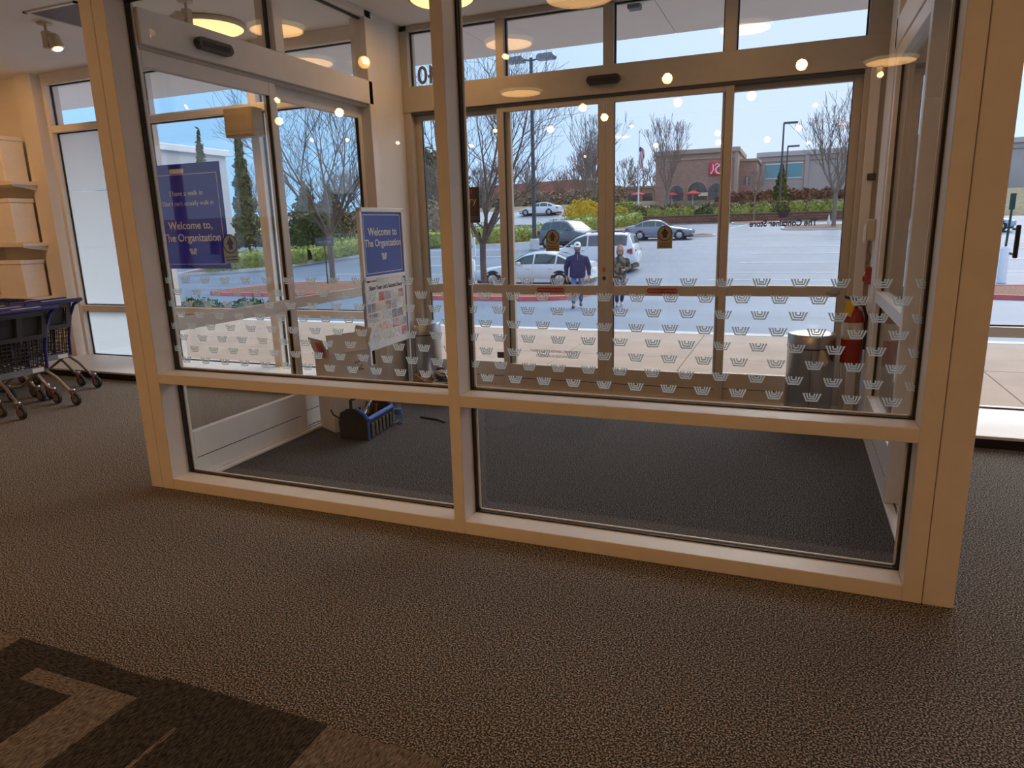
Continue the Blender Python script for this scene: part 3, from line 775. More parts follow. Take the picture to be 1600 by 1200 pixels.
# --- white cardboard bin with open flaps
CARD=mat('white_cardboard',(.66,.62,.58),rough=.8,noise=.05,nscale=6)
bx=empty('cardboard_bin',(-3.385,4.63,0),-.48,'tall white cardboard bin with open flaps and a pink-red label','bin')
HB=.64; BX,BY=.13,.17
MB().box(-BX,BX,-BY,-BY+.01,0,HB).box(-BX,BX,BY-.01,BY,0,HB).box(-BX,-BX+.01,-BY+.01,BY-.01,0,HB).box(BX-.01,BX,-BY+.01,BY-.01,0,HB).box(-BX+.01,BX-.01,-BY+.01,BY-.01,0,.01).build('body',CARD,bx)
def flap(p,q,n,h,lean):
    p=Vector(p);q=Vector(q);n=Vector(n)
    up=Vector((0,0,1))*h+n*lean
    t=n*.006
    return MB().add([p,q,q+up,p+up,p+t,q+t,q+t+up,p+t+up],[(0,1,2,3),(7,6,5,4),(0,4,5,1),(1,5,6,2),(2,6,7,3),(3,7,4,0)])
flap((-BX,-BY,HB),(BX,-BY,HB),(0,-1,0),.12,.04).build('flap',CARD,bx)
flap((BX,-BY,HB),(BX,BY,HB),(1,0,0),.15,-.03).build('flap',CARD,bx)
flap((-BX,BY,HB),(BX,BY,HB),(0,1,0),.17,.05).build('flap',CARD,bx)
flap((.045,-BY-.022,HB-.02),(.105,-BY-.022,HB-.02),(0,-1,0),.12,.042).build('pink_label',mat('pink_red_label',(.72,.03,.10),rough=.5,noise=.05,nscale=20),bx)
g=MB(); random.seed(2)
for i in range(9): y=random.uniform(.04,.14); z=random.uniform(.44,.56); g.box(BX,BX+.002,y,y+random.uniform(.01,.03),z,z+.012)
g.build('printed_marks',GREYINK,bx)
# --- tool bag
tb=empty('tool_bag',(-3.10,4.52,0),.10,'open black tool bag with bright blue trim on the vestibule carpet','tool bag')
BLKF=mat('black_nylon_fabric',(.016,.016,.018),rough=.8,noise=.2,nscale=30,bump=.2)
BLUF=mat('bright_blue_webbing',(.02,.13,.62),rough=.6,noise=.1,nscale=25)
prof=[(-.13,0),(.11,0),(.115,.16),(.10,.20),(.03,.245),(-.06,.245),(-.12,.21),(-.14,.13)]
MB().prism(prof,-.21,-.20).prism([(-.13,0),(.11,0),(.11,.015),(-.13,.015)],-.2,.22).prism([(.10,0),(.115,0),(.118,.17),(.103,.17)],-.2,.22).prism([(-.14,.0),(-.125,0),(-.125,.17),(-.14,.17)],-.2,.22).prism(prof,.21,.22).build('bag_body',BLKF,tb)
MB().tube([(.112,-.205,.165),(.112,.215,.165)],.018,8).tube([(.112,-.208,.165),(.09,-.21,.205),(.02,-.21,.25)],.014,8).tube([(.112,.218,.165),(.09,.218,.205),(.02,.218,.25)],.014,8).build('blue_trim',BLUF,tb,smooth=True)
MB().tube([(.115,-.208,.0),(.115,-.208,.16)],.008,6).build('corner_piping',BLUF,tb)
for i in range(6): MB().bbox(.117,.128,-.17+i*.062,-.13+i*.062,.015,.125,.004).build('side_pocket',mat('grey_pocket_fabric',(.09,.085,.08),rough=.7,noise=.2,nscale=20),tb)
MB().tube([(-.05,-.16,.22),(-.05,-.16,.30),(-.03,-.14,.31),(-.03,.14,.31),(-.05,.16,.30),(-.05,.16,.22)],.013,8).build('carry_handle',BLKPL,tb)
MB().tube([(-.02,-.10,.10),(-.01,.10,.245)],.012,8).build('silver_level',CHROME,tb)
for i in range(3): MB().tube([(.05-.05*i,.02,.05),(.055-.05*i,.06+.02*i,.225)],.013,8).build('tool_grip',[mat('dark_red_grip',(.20,.03,.02),rough=.5,noise=.1,nscale=20),BLKPL,DARKST][i],tb)
MB().bbox(-.13,.11,-.2,.2,.06,.10,.01).build('tool_tray',BLKPL,tb)
MB().tube([(-.13,-.2,.16),(-.17,-.23,.20),(-.18,-.24,.24)],.006,5).build('strap_end',BLKF,tb)
# --- water bottle
wb_=empty('water_bottle',(-2.985,4.80,0),0,'clear plastic water bottle with blue band beside the tool bag','bottle')
MB().lathe([(.026,.0),(.032,.008),(.033,.05),(.030,.06),(.033,.07),(.033,.135),(.026,.16),(.013,.18),(.013,.19)],n=18).build('bottle_body',glass('bottle_plastic',(.80,.88,.95),.09),wb_,smooth=True)
MB().lathe([(.0335,.085),(.0338,.13),(.0335,.131)],n=18).build('blue_label',mat('blue_bottle_label',(.05,.16,.45),rough=.4,noise=.2,nscale=50),wb_,smooth=True)
MB().lathe([(.0155,.188),(.0155,.205),(.012,.208)],n=14).build('cap',WHITEP,wb_)
# --- black cable
MB().tube([(-2.90,5.02,.008),(-2.80,5.00,.008),(-2.70,4.98,.008),(-2.62,4.93,.008)],.008,6).build('floor_cable',BLKPL,label='short black cable lying on the vestibule carpet',cat='cable')

# --- crumpled things on the floor by the left bin
def crumple(name,label,cat,loc,sx,sy,sz,m,seed,amp=.22,parts=None):
    rnd=random.Random(seed); e=empty(name,loc,rnd.uniform(-.5,.5),label,cat)
    nu,nv=18,9; b=MB(); ph=[rnd.uniform(0,6) for _ in range(6)]
    for j in range(nv+1):
        v=j/nv*PI/2
        for i in range(nu):
            u=2*PI*i/nu
            k=1+amp*math.sin(3*u+ph[0]+2*v)*.6+amp*math.sin(5*u+ph[1]-3*v)*.5+rnd.uniform(-.06,.06)
            b.v.append((sx*math.cos(v)*math.cos(u)*k,sy*math.cos(v)*math.sin(u)*k,sz*max(0,math.sin(v)*(1+amp*math.sin(4*u+ph[2])*.7))))
    for j in range(nv):
        for i in range(nu): b.f.append((j*nu+i,j*nu+(i+1)%nu,(j+1)*nu+(i+1)%nu,(j+1)*nu+i))
    b.f.append(tuple(range(nu))[::-1])
    b.build('cloth',m,e,smooth=True)
    return e
cr=crumple('jacket','crumpled brown and tan jacket on the floor behind the sign stand','jacket',(-3.30,5.78,0),.20,.17,.20,mat('brown_tan_cloth',(.10,.055,.03),col2=(.38,.24,.13),rough=.85,nscale=9,detail=6),3)
MB().tube([(-.15,.05,.12),(-.05,-.08,.19),(.08,-.10,.16),(.17,-.02,.06)],[.03,.035,.035,.03],8).build('sleeve',MATS['brown_tan_cloth'],cr,smooth=True)
jk=crumple('striped_jacket','crumpled navy and white striped jacket on the floor by the centre mullion','jacket',(-2.98,5.80,0),.24,.19,.24,mat('navy_white_cloth',(.015,.02,.05),col2=(.70,.76,.88),rough=.7,nscale=9,detail=2,thresh=(.44,.50),stretch=(.5,.5,5)),8)
MB().tube([(-.22,-.02,.17),(-.05,-.10,.26),(.12,-.12,.22),(.27,-.06,.10)],[.03,.05,.05,.04],10).build('sleeve',MATS['navy_white_cloth'],jk,smooth=True)
ky=empty('key_ring',(-2.95,5.55,0),0,'brass keys with a small blue tag lying beside the striped jacket','keys')
MB().box(-.05,.05,-.03,.03,.002,.025).build('blue_tag',mat('teal_blue_tag',(.03,.20,.38),rough=.4,noise=.1,nscale=20),ky)
ring=[(.03+.03*math.cos(2*PI*k/14),.0,.05+.03*math.sin(2*PI*k/14)) for k in range(15)]
MB().tube(ring,.005,6).build('ring',mat('brass',(.55,.38,.10),rough=.3,metal=1,noise=.08,nscale=20),ky)
MB().bbox(-.01,.012,-.005,.005,.03,.10,.002).build('key',MATS['brass'],ky)

# --- steel bins
def bin_(loc,r,h,label,rag=False):
    e=empty('trash_bin',loc,0,label,'trash bin')
    MB().lathe([(r,.0),(r,.02),(r,h-.115)],n=36).build('body',STEEL,e,smooth=True)
    MB().lathe([(r*.985,h-.118),(r*.985,h-.105)],n=36).build('shadow_gap',BLACK,e)
    MB().lathe([(r*1.012,h-.105),(r*1.012,h-.01),(r*.98,h),(r*.6,h+.012),(.02,h+.016)],n=36).build('lid',STEEL,e,smooth=True)
    MB().bbox(-.002,.002,-r-.003,-r+.004,.02,h-.12,.0005).build('seam',DARKST,e)
    MB().lathe([(r*1.01,0),(r*1.01,.018)],n=36).build('base_ring',BLKPL,e)
    if rag:
        MB().add([(.06,-r+.010,h-.11),(.09,-r+.018,h-.11),(.125,-r+.022,h-.20),(.10,-r+.016,h-.235),(.05,-r+.006,h-.205),
                  (.06,-r-.004,h-.11),(.09,-r+.003,h-.11),(.125,-r-.004,h-.20),(.10,-r-.012,h-.235),(.05,-r-.012,h-.205)],
                 [(0,1,2,3,4),(9,8,7,6,5),(0,5,6,1),(1,6,7,2),(2,7,8,3),(3,8,9,4),(4,9,5,0)]).build('liner_corner',mat('cream_liner',(.60,.50,.36),rough=.6,noise=.08,nscale=20),e)
bin_((-3.38,6.0,0),.175,.68,'round steel trash bin behind the Welcome stand')
bin_((.185,5.98,0),.18,.69,'round steel trash bin below the fire extinguisher',True)

# --- fire extinguisher, pull station, wall device
fx=empty('fire_extinguisher',(.47,5.95,.46),0,'red fire extinguisher with yellow tag on the wall beside the outer doors','fire extinguisher')
MB().lathe([(.06,0),(.078,.012),(.078,.36),(.065,.41),(.035,.44),(.026,.46)],n=24).build('cylinder',RED,fx,smooth=True)
MB().lathe([(.0788,.20),(.0792,.33),(.0788,.331)],n=24).build('instruction_label',mat('printed_silver_label',(.42,.40,.36),rough=.5,col2=(.75,.72,.62),nscale=24,detail=3),fx,smooth=True)
MB().lathe([(.024,.455),(.024,.50),(.016,.505)],n=14).build('valve',CHROME,fx,smooth=True)
MB().prism([(-.07,.51),(.03,.50),(.03,.515),(-.075,.535)],-.012,.012).build('lever',BLKPL,fx)
MB().prism([(-.06,.475),(.02,.49),(.02,.50),(-.065,.487)],-.012,.012).build('carry_grip',CHROME,fx)
MB().lathe([(.02,0),(.02,.018)],(0,-.045,.478),14,'y').build('gauge',WHITEP,fx)
MB().tube([(.01,-.02,.48),(.06,-.05,.46),(.088,-.03,.38),(.09,-.02,.12)],.012,8).build('hose',BLKPL,fx,smooth=True)
MB().bbox(-.105,-.045,-.065,-.060,.36,.47,.001).xform(Matrix.Rotation(.25,4,'Y')).xform(Matrix.Translation((-.07,-.02,.02))).build('yellow_tag',YEL,fx)
MB().bbox(.07,.15,-.03,.03,.28,.34,.004).build('wall_bracket',RED,fx)
fa=empty('fire_alarm_pull',(.545,6.0,1.08),0,'small red fire alarm pull station above the extinguisher','fire alarm')
MB().bbox(-.02,.03,-.045,.045,0,.13,.006).build('backplate',RED,fa)
MB().bbox(-.032,-.02,-.03,.03,.02,.06,.003).build('pull_lever',RED,fa)
MB().box(-.0225,-.02,-.03,.03,.08,.095).build('white_text_bar',WHITEP,fa)
MB().bbox(.02,.053,-.04,.04,-.16,0,.004).build('conduit_cover',PAINT,fa)
wd=empty('wall_handset',(.545,6.0,1.36),0,'white wall device with dangling cord above the red alarm pull','wall device')
MB().bbox(-.04,.03,-.05,.05,.05,.21,.012).build('body',mat('cream_plastic',(.60,.53,.42),rough=.45,noise=.04,nscale=15),wd)
MB().bbox(-.05,-.035,-.06,.02,.03,.17,.01).build('cover',WHITEP,wd)
MB().tube([(0,0,.05),(-.01,.01,-.02),(.01,-.01,-.07),(-.01,0,-.13)],.005,6).build('cord',DARKST,wd)
bt=empty('door_switch_box',(.53,6.17,1.86),0,'small black switch box on the frame right of the sidelite','switch')
MB().bbox(-.03,.03,-.02,.02,0,.05,.004).build('housing',BLKPL,bt)
MB().bbox(-.015,.015,-.024,-.02,.012,.038,.002).build('button',DARKST,bt)

# ================================================================== OUTSIDE: GROUND
KY=[6,10.25,10.3,14,18,23,28,33,38,41,46,53,58,72,74,88,100,130,300]
KZ=[0,0,-.15,-.35,-.70,-.88,-.97,-.75,-.2,.08,.12,.16,.42,1.2,1.75,3.9,4.3,5.0,7.0]
def gz(y): return float(np.interp(y,KY,KZ))
def sheet(xs,ys,dz=0.0,zf=None):
    b=MB(); nx=len(xs)
    for y in ys:
        for x in xs: b.v.append((x,y,(zf(x,y) if zf else gz(y))+dz))
    for j in range(len(ys)-1):
        for i in range(nx-1): b.f.append((j*nx+i,j*nx+i+1,(j+1)*nx+i+1,(j+1)*nx+i))
    return b
ysl=sorted(set(list(np.arange(10.3,72.01,1.0))+[72.0]+[k for k in KY if 10.3<=k<=72]))
lot=sheet(list(np.linspace(-90,70,41)),ysl).build('ground_parking_lot',ASPH,label='wet blue-grey asphalt parking lot beyond the sidewalk',cat='parking lot',kind='structure',smooth=True)
ysh=sorted(set(list(np.arange(72,300,4.0))+[k for k in KY if k>=72]))
hill=sheet(list(np.linspace(-140,110,26)),ysh).build('ground_hillside',HILL,label='dry grassy bank rising behind the parking lot',cat='hillside',kind='structure',smooth=True)
MB().box(-30,30,6.45,10.25,-.16,-.03).build('ground_sidewalk_bed',KERB,label='grey joint bed under the sidewalk slabs',cat='ground',kind='structure')
sw=empty('sidewalk',(0,0,0),label='pinkish concrete sidewalk slabs along the storefront',cat='sidewalk',kind='structure')
for i in range(22):
    for j in range(2):
        x=-20.6+i*1.5; y=6.46+j*1.80
        MB().bbox(x+.004,x+1.496,y+.004,y+1.796,-.05,random.uniform(-.003,0),.004).build('slab',CONC,sw)
kb=empty('kerb',(0,0,0),label='pale kerb at the sidewalk edge along the parking lot',cat='kerb',kind='structure')
for i in range(17): MB().bbox(-20.6+i*2.0+.004,-18.6+i*2.0-.004,10.07,10.30,-.30,.0,.012).build('kerb_stone',KERB,kb)

def strip(x0,y0,x1,y1,wd,dz=.012,n=6):
    b=MB(); d=Vector((x1-x0,y1-y0)); L_=d.length; d/=L_; nrm=Vector((-d.y,d.x))*wd/2
    for i in range(n+1):
        p=Vector((x0,y0))+d*L_*i/n
        for s in (-1,1):
            q=p+nrm*s; b.v.append((q.x,q.y,gz(q.y)+dz))
    for i in range(n): b.f.append((2*i,2*i+1,2*i+3,2*i+2))
    return b
for k in range(7): strip(-3.2+.4*k,30.0+2.7*k,3.4+.6*k,30.0+2.7*k,.10).build('parking_line',PAINTL,lot)
for k in range(5): strip(5.8,33+3.0*k,12.5,33+3.0*k,.12).build('parking_line',PAINTL,lot)
for k in range(5): strip(-24+.2*k,29+3.0*k,-15.6,29+3.0*k,.10).build('parking_line',PAINTL,lot)
strip(-5.2,64.5,-4.0,69.5,.14).build('parking_line',PAINTL,lot)
strip(1.6,29.5,3.2,29.2,.8).build('blue_parking_mark',PAINTB,lot)
def island(name,label,pts,kerb,top,h=.14,inset=.16):
    e=empty(name,(0,0,0),label=label,cat='planting island',kind='structure')
    P=[Vector(p) for p in pts]; n=len(P); c=sum(P,Vector((0,0)))/n
    I=[p+(c-p).normalized()*inset for p in P]
    k=MB()
    for i in range(n):
        a,b_=P[i],P[(i+1)%n]; ai,bi=I[i],I[(i+1)%n]
        za,zb=gz(a.y),gz(b_.y)
        v=[(a.x,a.y,za-.1),(b_.x,b_.y,zb-.1),(b_.x,b_.y,zb+h),(a.x,a.y,za+h),(ai.x,ai.y,za+h),(bi.x,bi.y,zb+h),(ai.x,ai.y,za-.1),(bi.x,bi.y,zb-.1)]
        k.add(v,[(0,1,2,3),(3,2,5,4),(4,5,7,6)])
    k.build('kerb_edge',kerb,e)
    b=MB(); b.v=[(p.x,p.y,gz(p.y)+h-.02) for p in I]+[(c.x,c.y,gz(c.y)+h+.10)]
    b.f=[(i,(i+1)%n,n) for i in range(n)]
    b.build('mulch_bed',top,e,smooth=True)
    return e
def blob(x0,x1,y0,y1,n=20,sk=0.0):
    cx,cy=(x0+x1)/2,(y0+y1)/2; o=[]
    for k in range(n):
        a=2*PI*k/n; ca,sa=math.cos(a),math.sin(a)
        px=math.copysign(abs(ca)**.55,ca); py=math.copysign(abs(sa)**.55,sa)
        o.append((cx+(x1-x0)/2*px+sk*py,cy+(y1-y0)/2*py))
    return o
island('trim_3','red-kerbed mulch island around the bare tree in front of the white sedan',blob(-12.6,-6.5,20.6,26.9,24),REDC,MULCH)
island('trim_4','red-kerbed mulch island under the bare tree with the small sign',blob(-22.5,-15.2,20.9,28.2,24),REDC,MULCH)
island('trim_5','red-kerbed mulch strip beside the white bollard at right',blob(4.6,16,23.4,28.2,24),REDC,MULCH)
island('trim_6','red-kerbed island corner glimpsed behind the steel bin',blob(1.25,3.4,21.2,22.4,16),REDC,KERB)
island('trim_7','mulch island with pale kerb in the far lot behind the store lettering',blob(-1.0,5.5,60.4,65.0,20),KERB,MULCH)
island('trim_8','small mulch island with pale kerb below the retaining wall',blob(-5.6,-1.3,69.3,71.6,18),KERB,MULCH)
island('trim_9','small pale island end just right of the grey sedan',blob(-7.6,-5.6,55.6,57.2,14),KERB,MULCH)
island('trim_10','mulch planting bed along the sidewalk outside the poster window',blob(-17.5,-9.6,10.6,12.4,20),KERB,MULCH,.10)
island('trim_11','raised hedge bed along the far side of the lot behind the dark SUV',[(-34,31),(-29,34.2),(-25.5,39),(-24,44.8),(-20,47),(-18.2,52),(-16.6,58),(-15.4,64),(-12.6,70.2),(-16,71.6),(-20,66),(-22,56),(-26,50),(-30,44),(-34,39)],KERB,MULCH,.16)

# canopy above the sidewalk
cn=empty('ceiling_canopy',(0,0,0),label='pale canopy soffit over the sidewalk outside the doors',cat='canopy',kind='structure')
MB().box(-20,9,6.45,8.56,3.68,4.1).build('canopy_body',SOFFIT,cn)
for i in range(14): MB().bbox(-19.99+i*2.07,-19.99+i*2.07+2.064,6.46,8.55,3.65,3.68,.003).build('soffit_panel',SOFFIT,cn)
MB().bbox(-1.62,-1.50,7.2,7.32,3.60,3.65,.006).build('soffit_fixture',DARKST,cn)
MB().box(-20,9,6.43,6.46,3.45,4.1).build('fascia_back',SOFFIT,cn)

# ------------------------------------------------------------------ plants
def grow(b,p,d,r,ln,depth,rnd,upw=.25,spread=.6,nseg=3,kids=(2,3),shrink=.68,minr=.006,wig=.12):
    pts=[p]; rad=[r]; q=p.copy(); dd=d.copy()
    r1=max(r*shrink,minr)
    for i in range(nseg):
        dd=(dd+Vector((rnd.uniform(-wig,wig),rnd.uniform(-wig,wig),rnd.uniform(-wig*.4,wig)+upw*.1))).normalized()
        q=q+dd*ln/nseg
        pts.append(q.copy()); rad.append(r+(r1-r)*(i+1)/nseg)
    b.tube(pts,rad,5 if r>.03 else 3,cap=False)
    if depth<=0: return
    n=rnd.randint(*kids)
    a0=rnd.uniform(0,6.28)
    for k in range(n):
        a=a0+2*PI*k/n+rnd.uniform(-.5,.5)
        s=spread*rnd.uniform(.5,1.2)
        o=dd.orthogonal().normalized(); o2=dd.cross(o)
        nd=(dd+(o*math.cos(a)+o2*math.sin(a))*s+Vector((0,0,upw))).normalized()
        grow(b,q,nd,r1*rnd.uniform(.75,.98),ln*rnd.uniform(.62,.9),depth-1,rnd,upw,spread,nseg,kids,shrink,minr,wig)
    if depth>=2 and nseg>1:
        for t in range(1,nseg):
            if rnd.random()<.75:
                a=rnd.uniform(0,6.28); o=dd.orthogonal().normalized(); o2=dd.cross(o)
                nd=(dd*.6+(o*math.cos(a)+o2*math.sin(a))*spread*1.2+Vector((0,0,upw))).normalized()
                grow(b,pts[t],nd,rad[t]*.5,ln*.6,depth-2,rnd,upw,spread,nseg,kids,shrink,minr,wig)
def bare_tree(x,y,h,label,seed,fork=.22,stems=5,rad=.12,depth=4,spread=.5,lean=.45,group=None,z=None,m=None,dz=.12,upw=.25,minr=.008,wide=1.0):
    rnd=random.Random(seed); z0=gz(y) if z is None else z
    e=empty('bare_tree',(x,y,z0+dz-.12),rnd.uniform(0,6),label,'tree',group)
    fh=h*fork
    t=MB(); t.tube([(0,0,-.15),(0,0,.1),(.02,.01,fh*.6),(0,0,fh)],[rad*1.35,rad*1.05,rad*.92,rad*.95],9)
    t.build('trunk',m or BARK,e,smooth=True)
    b=MB(); ln=(h-fh)/ (1+.76*(1+.76*.9))*.72
    for k in range(stems):
        a=2*PI*k/stems+rnd.uniform(-.4,.4); s=lean*rnd.uniform(.55,1.15)*wide
        grow(b,Vector((0,0,fh*.97)),Vector((math.cos(a)*s,math.sin(a)*s,1)).normalized(),rad*.62,ln*rnd.uniform(.85,1.1),depth,rnd,upw,spread,3,(2,3),.66,minr)
    b.build('branches',m or BARK,e,smooth=True)
    return e
def leaves(b,rnd,n,fn,size):
    for _ in range(n):
        p,nr=fn(rnd)
        p=Vector(p); a=Vector((rnd.gauss(0,1),rnd.gauss(0,1),rnd.gauss(0,1))).normalized(); c=a.cross(Vector((rnd.gauss(0,1),rnd.gauss(0,1),rnd.gauss(0,1)))).normalized()
        s=size*rnd.uniform(.6,1.4); i=len(b.v)
        b.v+= [tuple(p-a*s),tuple(p+c*s*.55),tuple(p+a*s),tuple(p-c*s*.55)]
        b.f.append((i,i+1,i+2,i+3))
def bush(name,label,cat,x,y,rx,ry,h,m,seed,n=900,size=.07,group=None,dz=.1,core=True):
    rnd=random.Random(seed); e=empty(name,(x,y,gz(y)+dz),0,label,cat,group)
    ph=[rnd.uniform(0,6) for _ in range(4)]
    def sh(u,v): return 1+.14*math.sin(3*u+ph[0])*math.sin(2*v+ph[1])+.10*math.sin(7*u+ph[2]+3*v)
    def fn(r):
        u=r.uniform(0,2*PI); v=math.asin(r.uniform(0.0,1)); k=sh(u,v)*r.uniform(.86,1.05)
        return (rx*math.cos(v)*math.cos(u)*k,ry*math.cos(v)*math.sin(u)*k,h*(.06+.94*math.sin(v)**.8*k*.95)),None
    c=MB(); nu,nv=16,7
    for j in range(nv+1):
        v=j/nv*PI/2
        for i in range(nu):
            u=2*PI*i/nu; k=sh(u,v)*.79
            c.v.append((rx*math.cos(v)*math.cos(u)*k,ry*math.cos(v)*math.sin(u)*k,h*math.sin(v)**.8*k*.95-.03))
    for j in range(nv):
        for i in range(nu): c.f.append((j*nu+i,j*nu+(i+1)%nu,(j+1)*nu+(i+1)%nu,(j+1)*nu+i))
    c.build('inner_twigs',m,e,smooth=True)
    b=MB(); leaves(b,rnd,n,fn,size); b.build('foliage',m,e)
    return e
def conifer(x,y,h,r,label,seed,m=None,n=2600,z=None,group=None,size=.13):
    rnd=random.Random(seed); e=empty('conifer',(x,y,gz(y) if z is None else z),0,label,'tree',group)
    MB().tube([(0,0,-.1),(0,0,h*.5),(0,0,h*.97)],[r*.09,r*.06,.012],7).build('trunk',BARK,e)
    c=MB().lathe([(r*.75,h*.06),(r*.62,h*.3),(r*.36,h*.62),(.04,h*.94)],n=12); c.build('inner_boughs',m or LEAFO,e,smooth=True)
    def fn(q):
        t=1-math.sqrt(q.uniform(0,1)); z_=h*(.04+.95*t); rr=r*(1-t)*q.uniform(.65,1.12)*(1+.18*math.sin(t*40)); u=q.uniform(0,6.283)
        return (rr*math.cos(u),rr*math.sin(u),z_),None
    b=MB(); leaves(b,rnd,n,fn,size); b.build('foliage',m or LEAFO,e)
    return e
def hedge(label,path,wd,h,m,seed,per=130,size=.09,dz=.12,zoff=0,group=None):
    rnd=random.Random(seed); P=[Vector(p) for p in path]
    o=P[0]; e=empty('hedge',(o.x,o.y,gz(o.y)),0,label,'hedge',group)
    b=MB(); core=MB(); first=True
    for a,c in zip(P[:-1],P[1:]):
        d=c-a; L_=d.length; d.normalize(); nr=Vector((-d.y,d.x)); k=max(2,int(L_/.6))
        for i in range(k+1):
            p=a+d*L_*i/k; hh=h*(.86+.1*math.sin(p.x*1.7+seed)+.06*math.sin(p.y*2.9)); z=gz(p.y)+dz+zoff-gz(o.y)
            base=len(core.v)
            for (s,t) in ((-.48,0),(-.5,.55),(-.34,.9),(0,1),(.34,.9),(.5,.55),(.48,0)):
                q=p+nr*s*wd*.88-o; core.v.append((q.x,q.y,z+hh*t*.9))
            if i>0:
                for j in range(6): core.f.append((base-7+j,base-6+j,base+1+j,base+j))
        def fn(r):
            t=r.uniform(0,L_); u=r.uniform(-.5,PI+.5); q=a+d*t-o; hh=h*(.86+.1*math.sin((q.x+o.x)*1.7+seed)+.06*math.sin((q.y+o.y)*2.9))
            s=math.cos(u)*.52*wd*r.uniform(.88,1.08); z=max(.03,math.sin(u))**.6*hh*r.uniform(.88,1.1) if math.sin(u)>0 else .05
            if r.random()<.35: z=r.uniform(0,hh*.75); s=math.copysign(.5*wd*r.uniform(.92,1.06),s)
            q=q+nr*s
            return (q.x,q.y,gz(q.y+o.y)+dz+zoff-gz(o.y)+z),None
        leaves(b,rnd,int(per*L_),fn,size)
    core.build('inner_twigs',m,e,smooth=True); b.build('foliage',m,e)
    return e

bare_tree(-11.62,25.9,9.6,'tall multi-stemmed bare tree in front of the white sedan hood',11,fork=.19,stems=6,rad=.135,depth=5,spread=.6,lean=.66,upw=.10,minr=.006)
bare_tree(-19.4,26.4,9.6,'vase-shaped bare tree seen through the far side-door glass',23,fork=.24,stems=6,rad=.13,depth=5,spread=.6,lean=.7,upw=.14,minr=.006)
sg=empty('tree_sign',(-19.1,25.6,gz(25.6)),.3,'small dark sign on a post in front of the vase-shaped tree','sign')
MB().tube([(0,0,0),(0,0,2.0)],.03,6).build('post',DARKST,sg)
MB().bbox(-.42,.42,-.03,.02,1.85,2.2,.01).build('sign_board',DARKST,sg)
MB().box(-.3,.3,-.034,-.03,2.0,2.06).box(-.25,.25,-.034,-.03,1.92,1.95).build('sign_lines',GREYINK,sg)
hedge('clipped bright hedge left of the Welcome stand, beyond the lane',[(-33,32.4),(-28.2,36.0),(-25.6,40.8)],1.5,1.15,LEAF,3,per=230,dz=.14)
hedge('clipped bright hedge running behind the lamp post and dark SUV',[(-25.0,43.6),(-22.0,47.6),(-20.2,52.0),(-18.6,58.0),(-17.4,64.5),(-14.6,70.6)],1.5,1.45,LEAF,7,per=230,dz=.14)
bush('evergreen_bush','dense dark green bush glimpsed beside the side-door stile','bush',-30.4,39.6,1.7,1.6,2.7,LEAFD,5,2600,.14)
bush('yellow_bush','bright yellow bush above the hedge behind the dark SUV','bush',-21.6,76.0,2.4,1.6,1.8,LEAFY,6,1500,.14,dz=.1)
bush('yellow_bush','low yellow-green bush just right of the bright yellow bush','bush',-17.9,75.6,1.2,1.0,1.1,mat('yellow_green_leaves',(.38,.34,.04),col2=(.6,.5,.08),rough=.7,nscale=3),16,700,.13,dz=.1)
# retaining wall and its hedge
rwm=brickmat('brown_stone_blocks',(.17,.075,.05),(.25,.12,.08),(.07,.04,.03),1.0,.6,.24,.03)
rw=empty('retaining_wall',(0,72.6,0),0,'low brown stone retaining wall below the restaurant bank','wall')
MB().box(-15.5,16,-.25,.25,.9,1.98).build('block_courses',rwm,rw)
MB().bbox(-15.6,16.1,-.32,.30,1.98,2.08,.02).build('coping',mat('brown_stone_coping',(.20,.12,.09),rough=.8,noise=.1,nscale=2),rw)
ORD=['first','second','third','fourth','fifth','sixth','seventh','eighth','ninth','tenth','eleventh','twelfth','thirteenth','fourteenth','fifteenth','sixteenth','seventeenth','eighteenth','nineteenth','twentieth']
GH='rounded shrubs along the retaining wall'
random.seed(31)
xs=-15.0; i=0
while xs<14:
    wdt=random.uniform(.75,1.15)
    b=bush('rounded_shrub','%s rounded shrub from the left in the row above the retaining wall'%ORD[i],'shrub',xs,74.5+random.uniform(-.2,.3),wdt,.8,random.uniform(.85,1.15),LEAF if i%4 else LEAFD,100+i,260,.13,GH,dz=.15)
    xs+=wdt*1.75; i+=1
for i in range(8):
    bush('scrub','%s reddish-brown scrub clump from the left below the office block'%ORD[i],'scrub',-7.2+i*2.1,85.5,1.4,.9,1.2,mat('reddish_scrub',(.12,.055,.035),col2=(.27,.14,.09),rough=.9,nscale=3),500+i,350,.2,'reddish scrub clumps before the office block',dz=-.1)
GG='dry grass clumps on the bank'
for i in range(16):
    x=-18+i*1.9+random.uniform(-.5,.5)
    bush('grass_clump','dry straw-coloured grass clump on the bank behind the shrub row','grass clump',x,77+random.uniform(-.8,2.0),1.1,.8,.9,HILL,200+i,220,.2,GG,dz=.05)
bush('hillside_shrub','pale green shrub beside the flagpole on the bank','shrub',-17.5,78,1.8,1,1.3,LEAF,301,500,.16)
bush('hillside_shrub','dark green shrub on the bank near the restaurant lantern post','shrub',-20.8,77,1.5,1,1.8,LEAFD,302,500,.16)
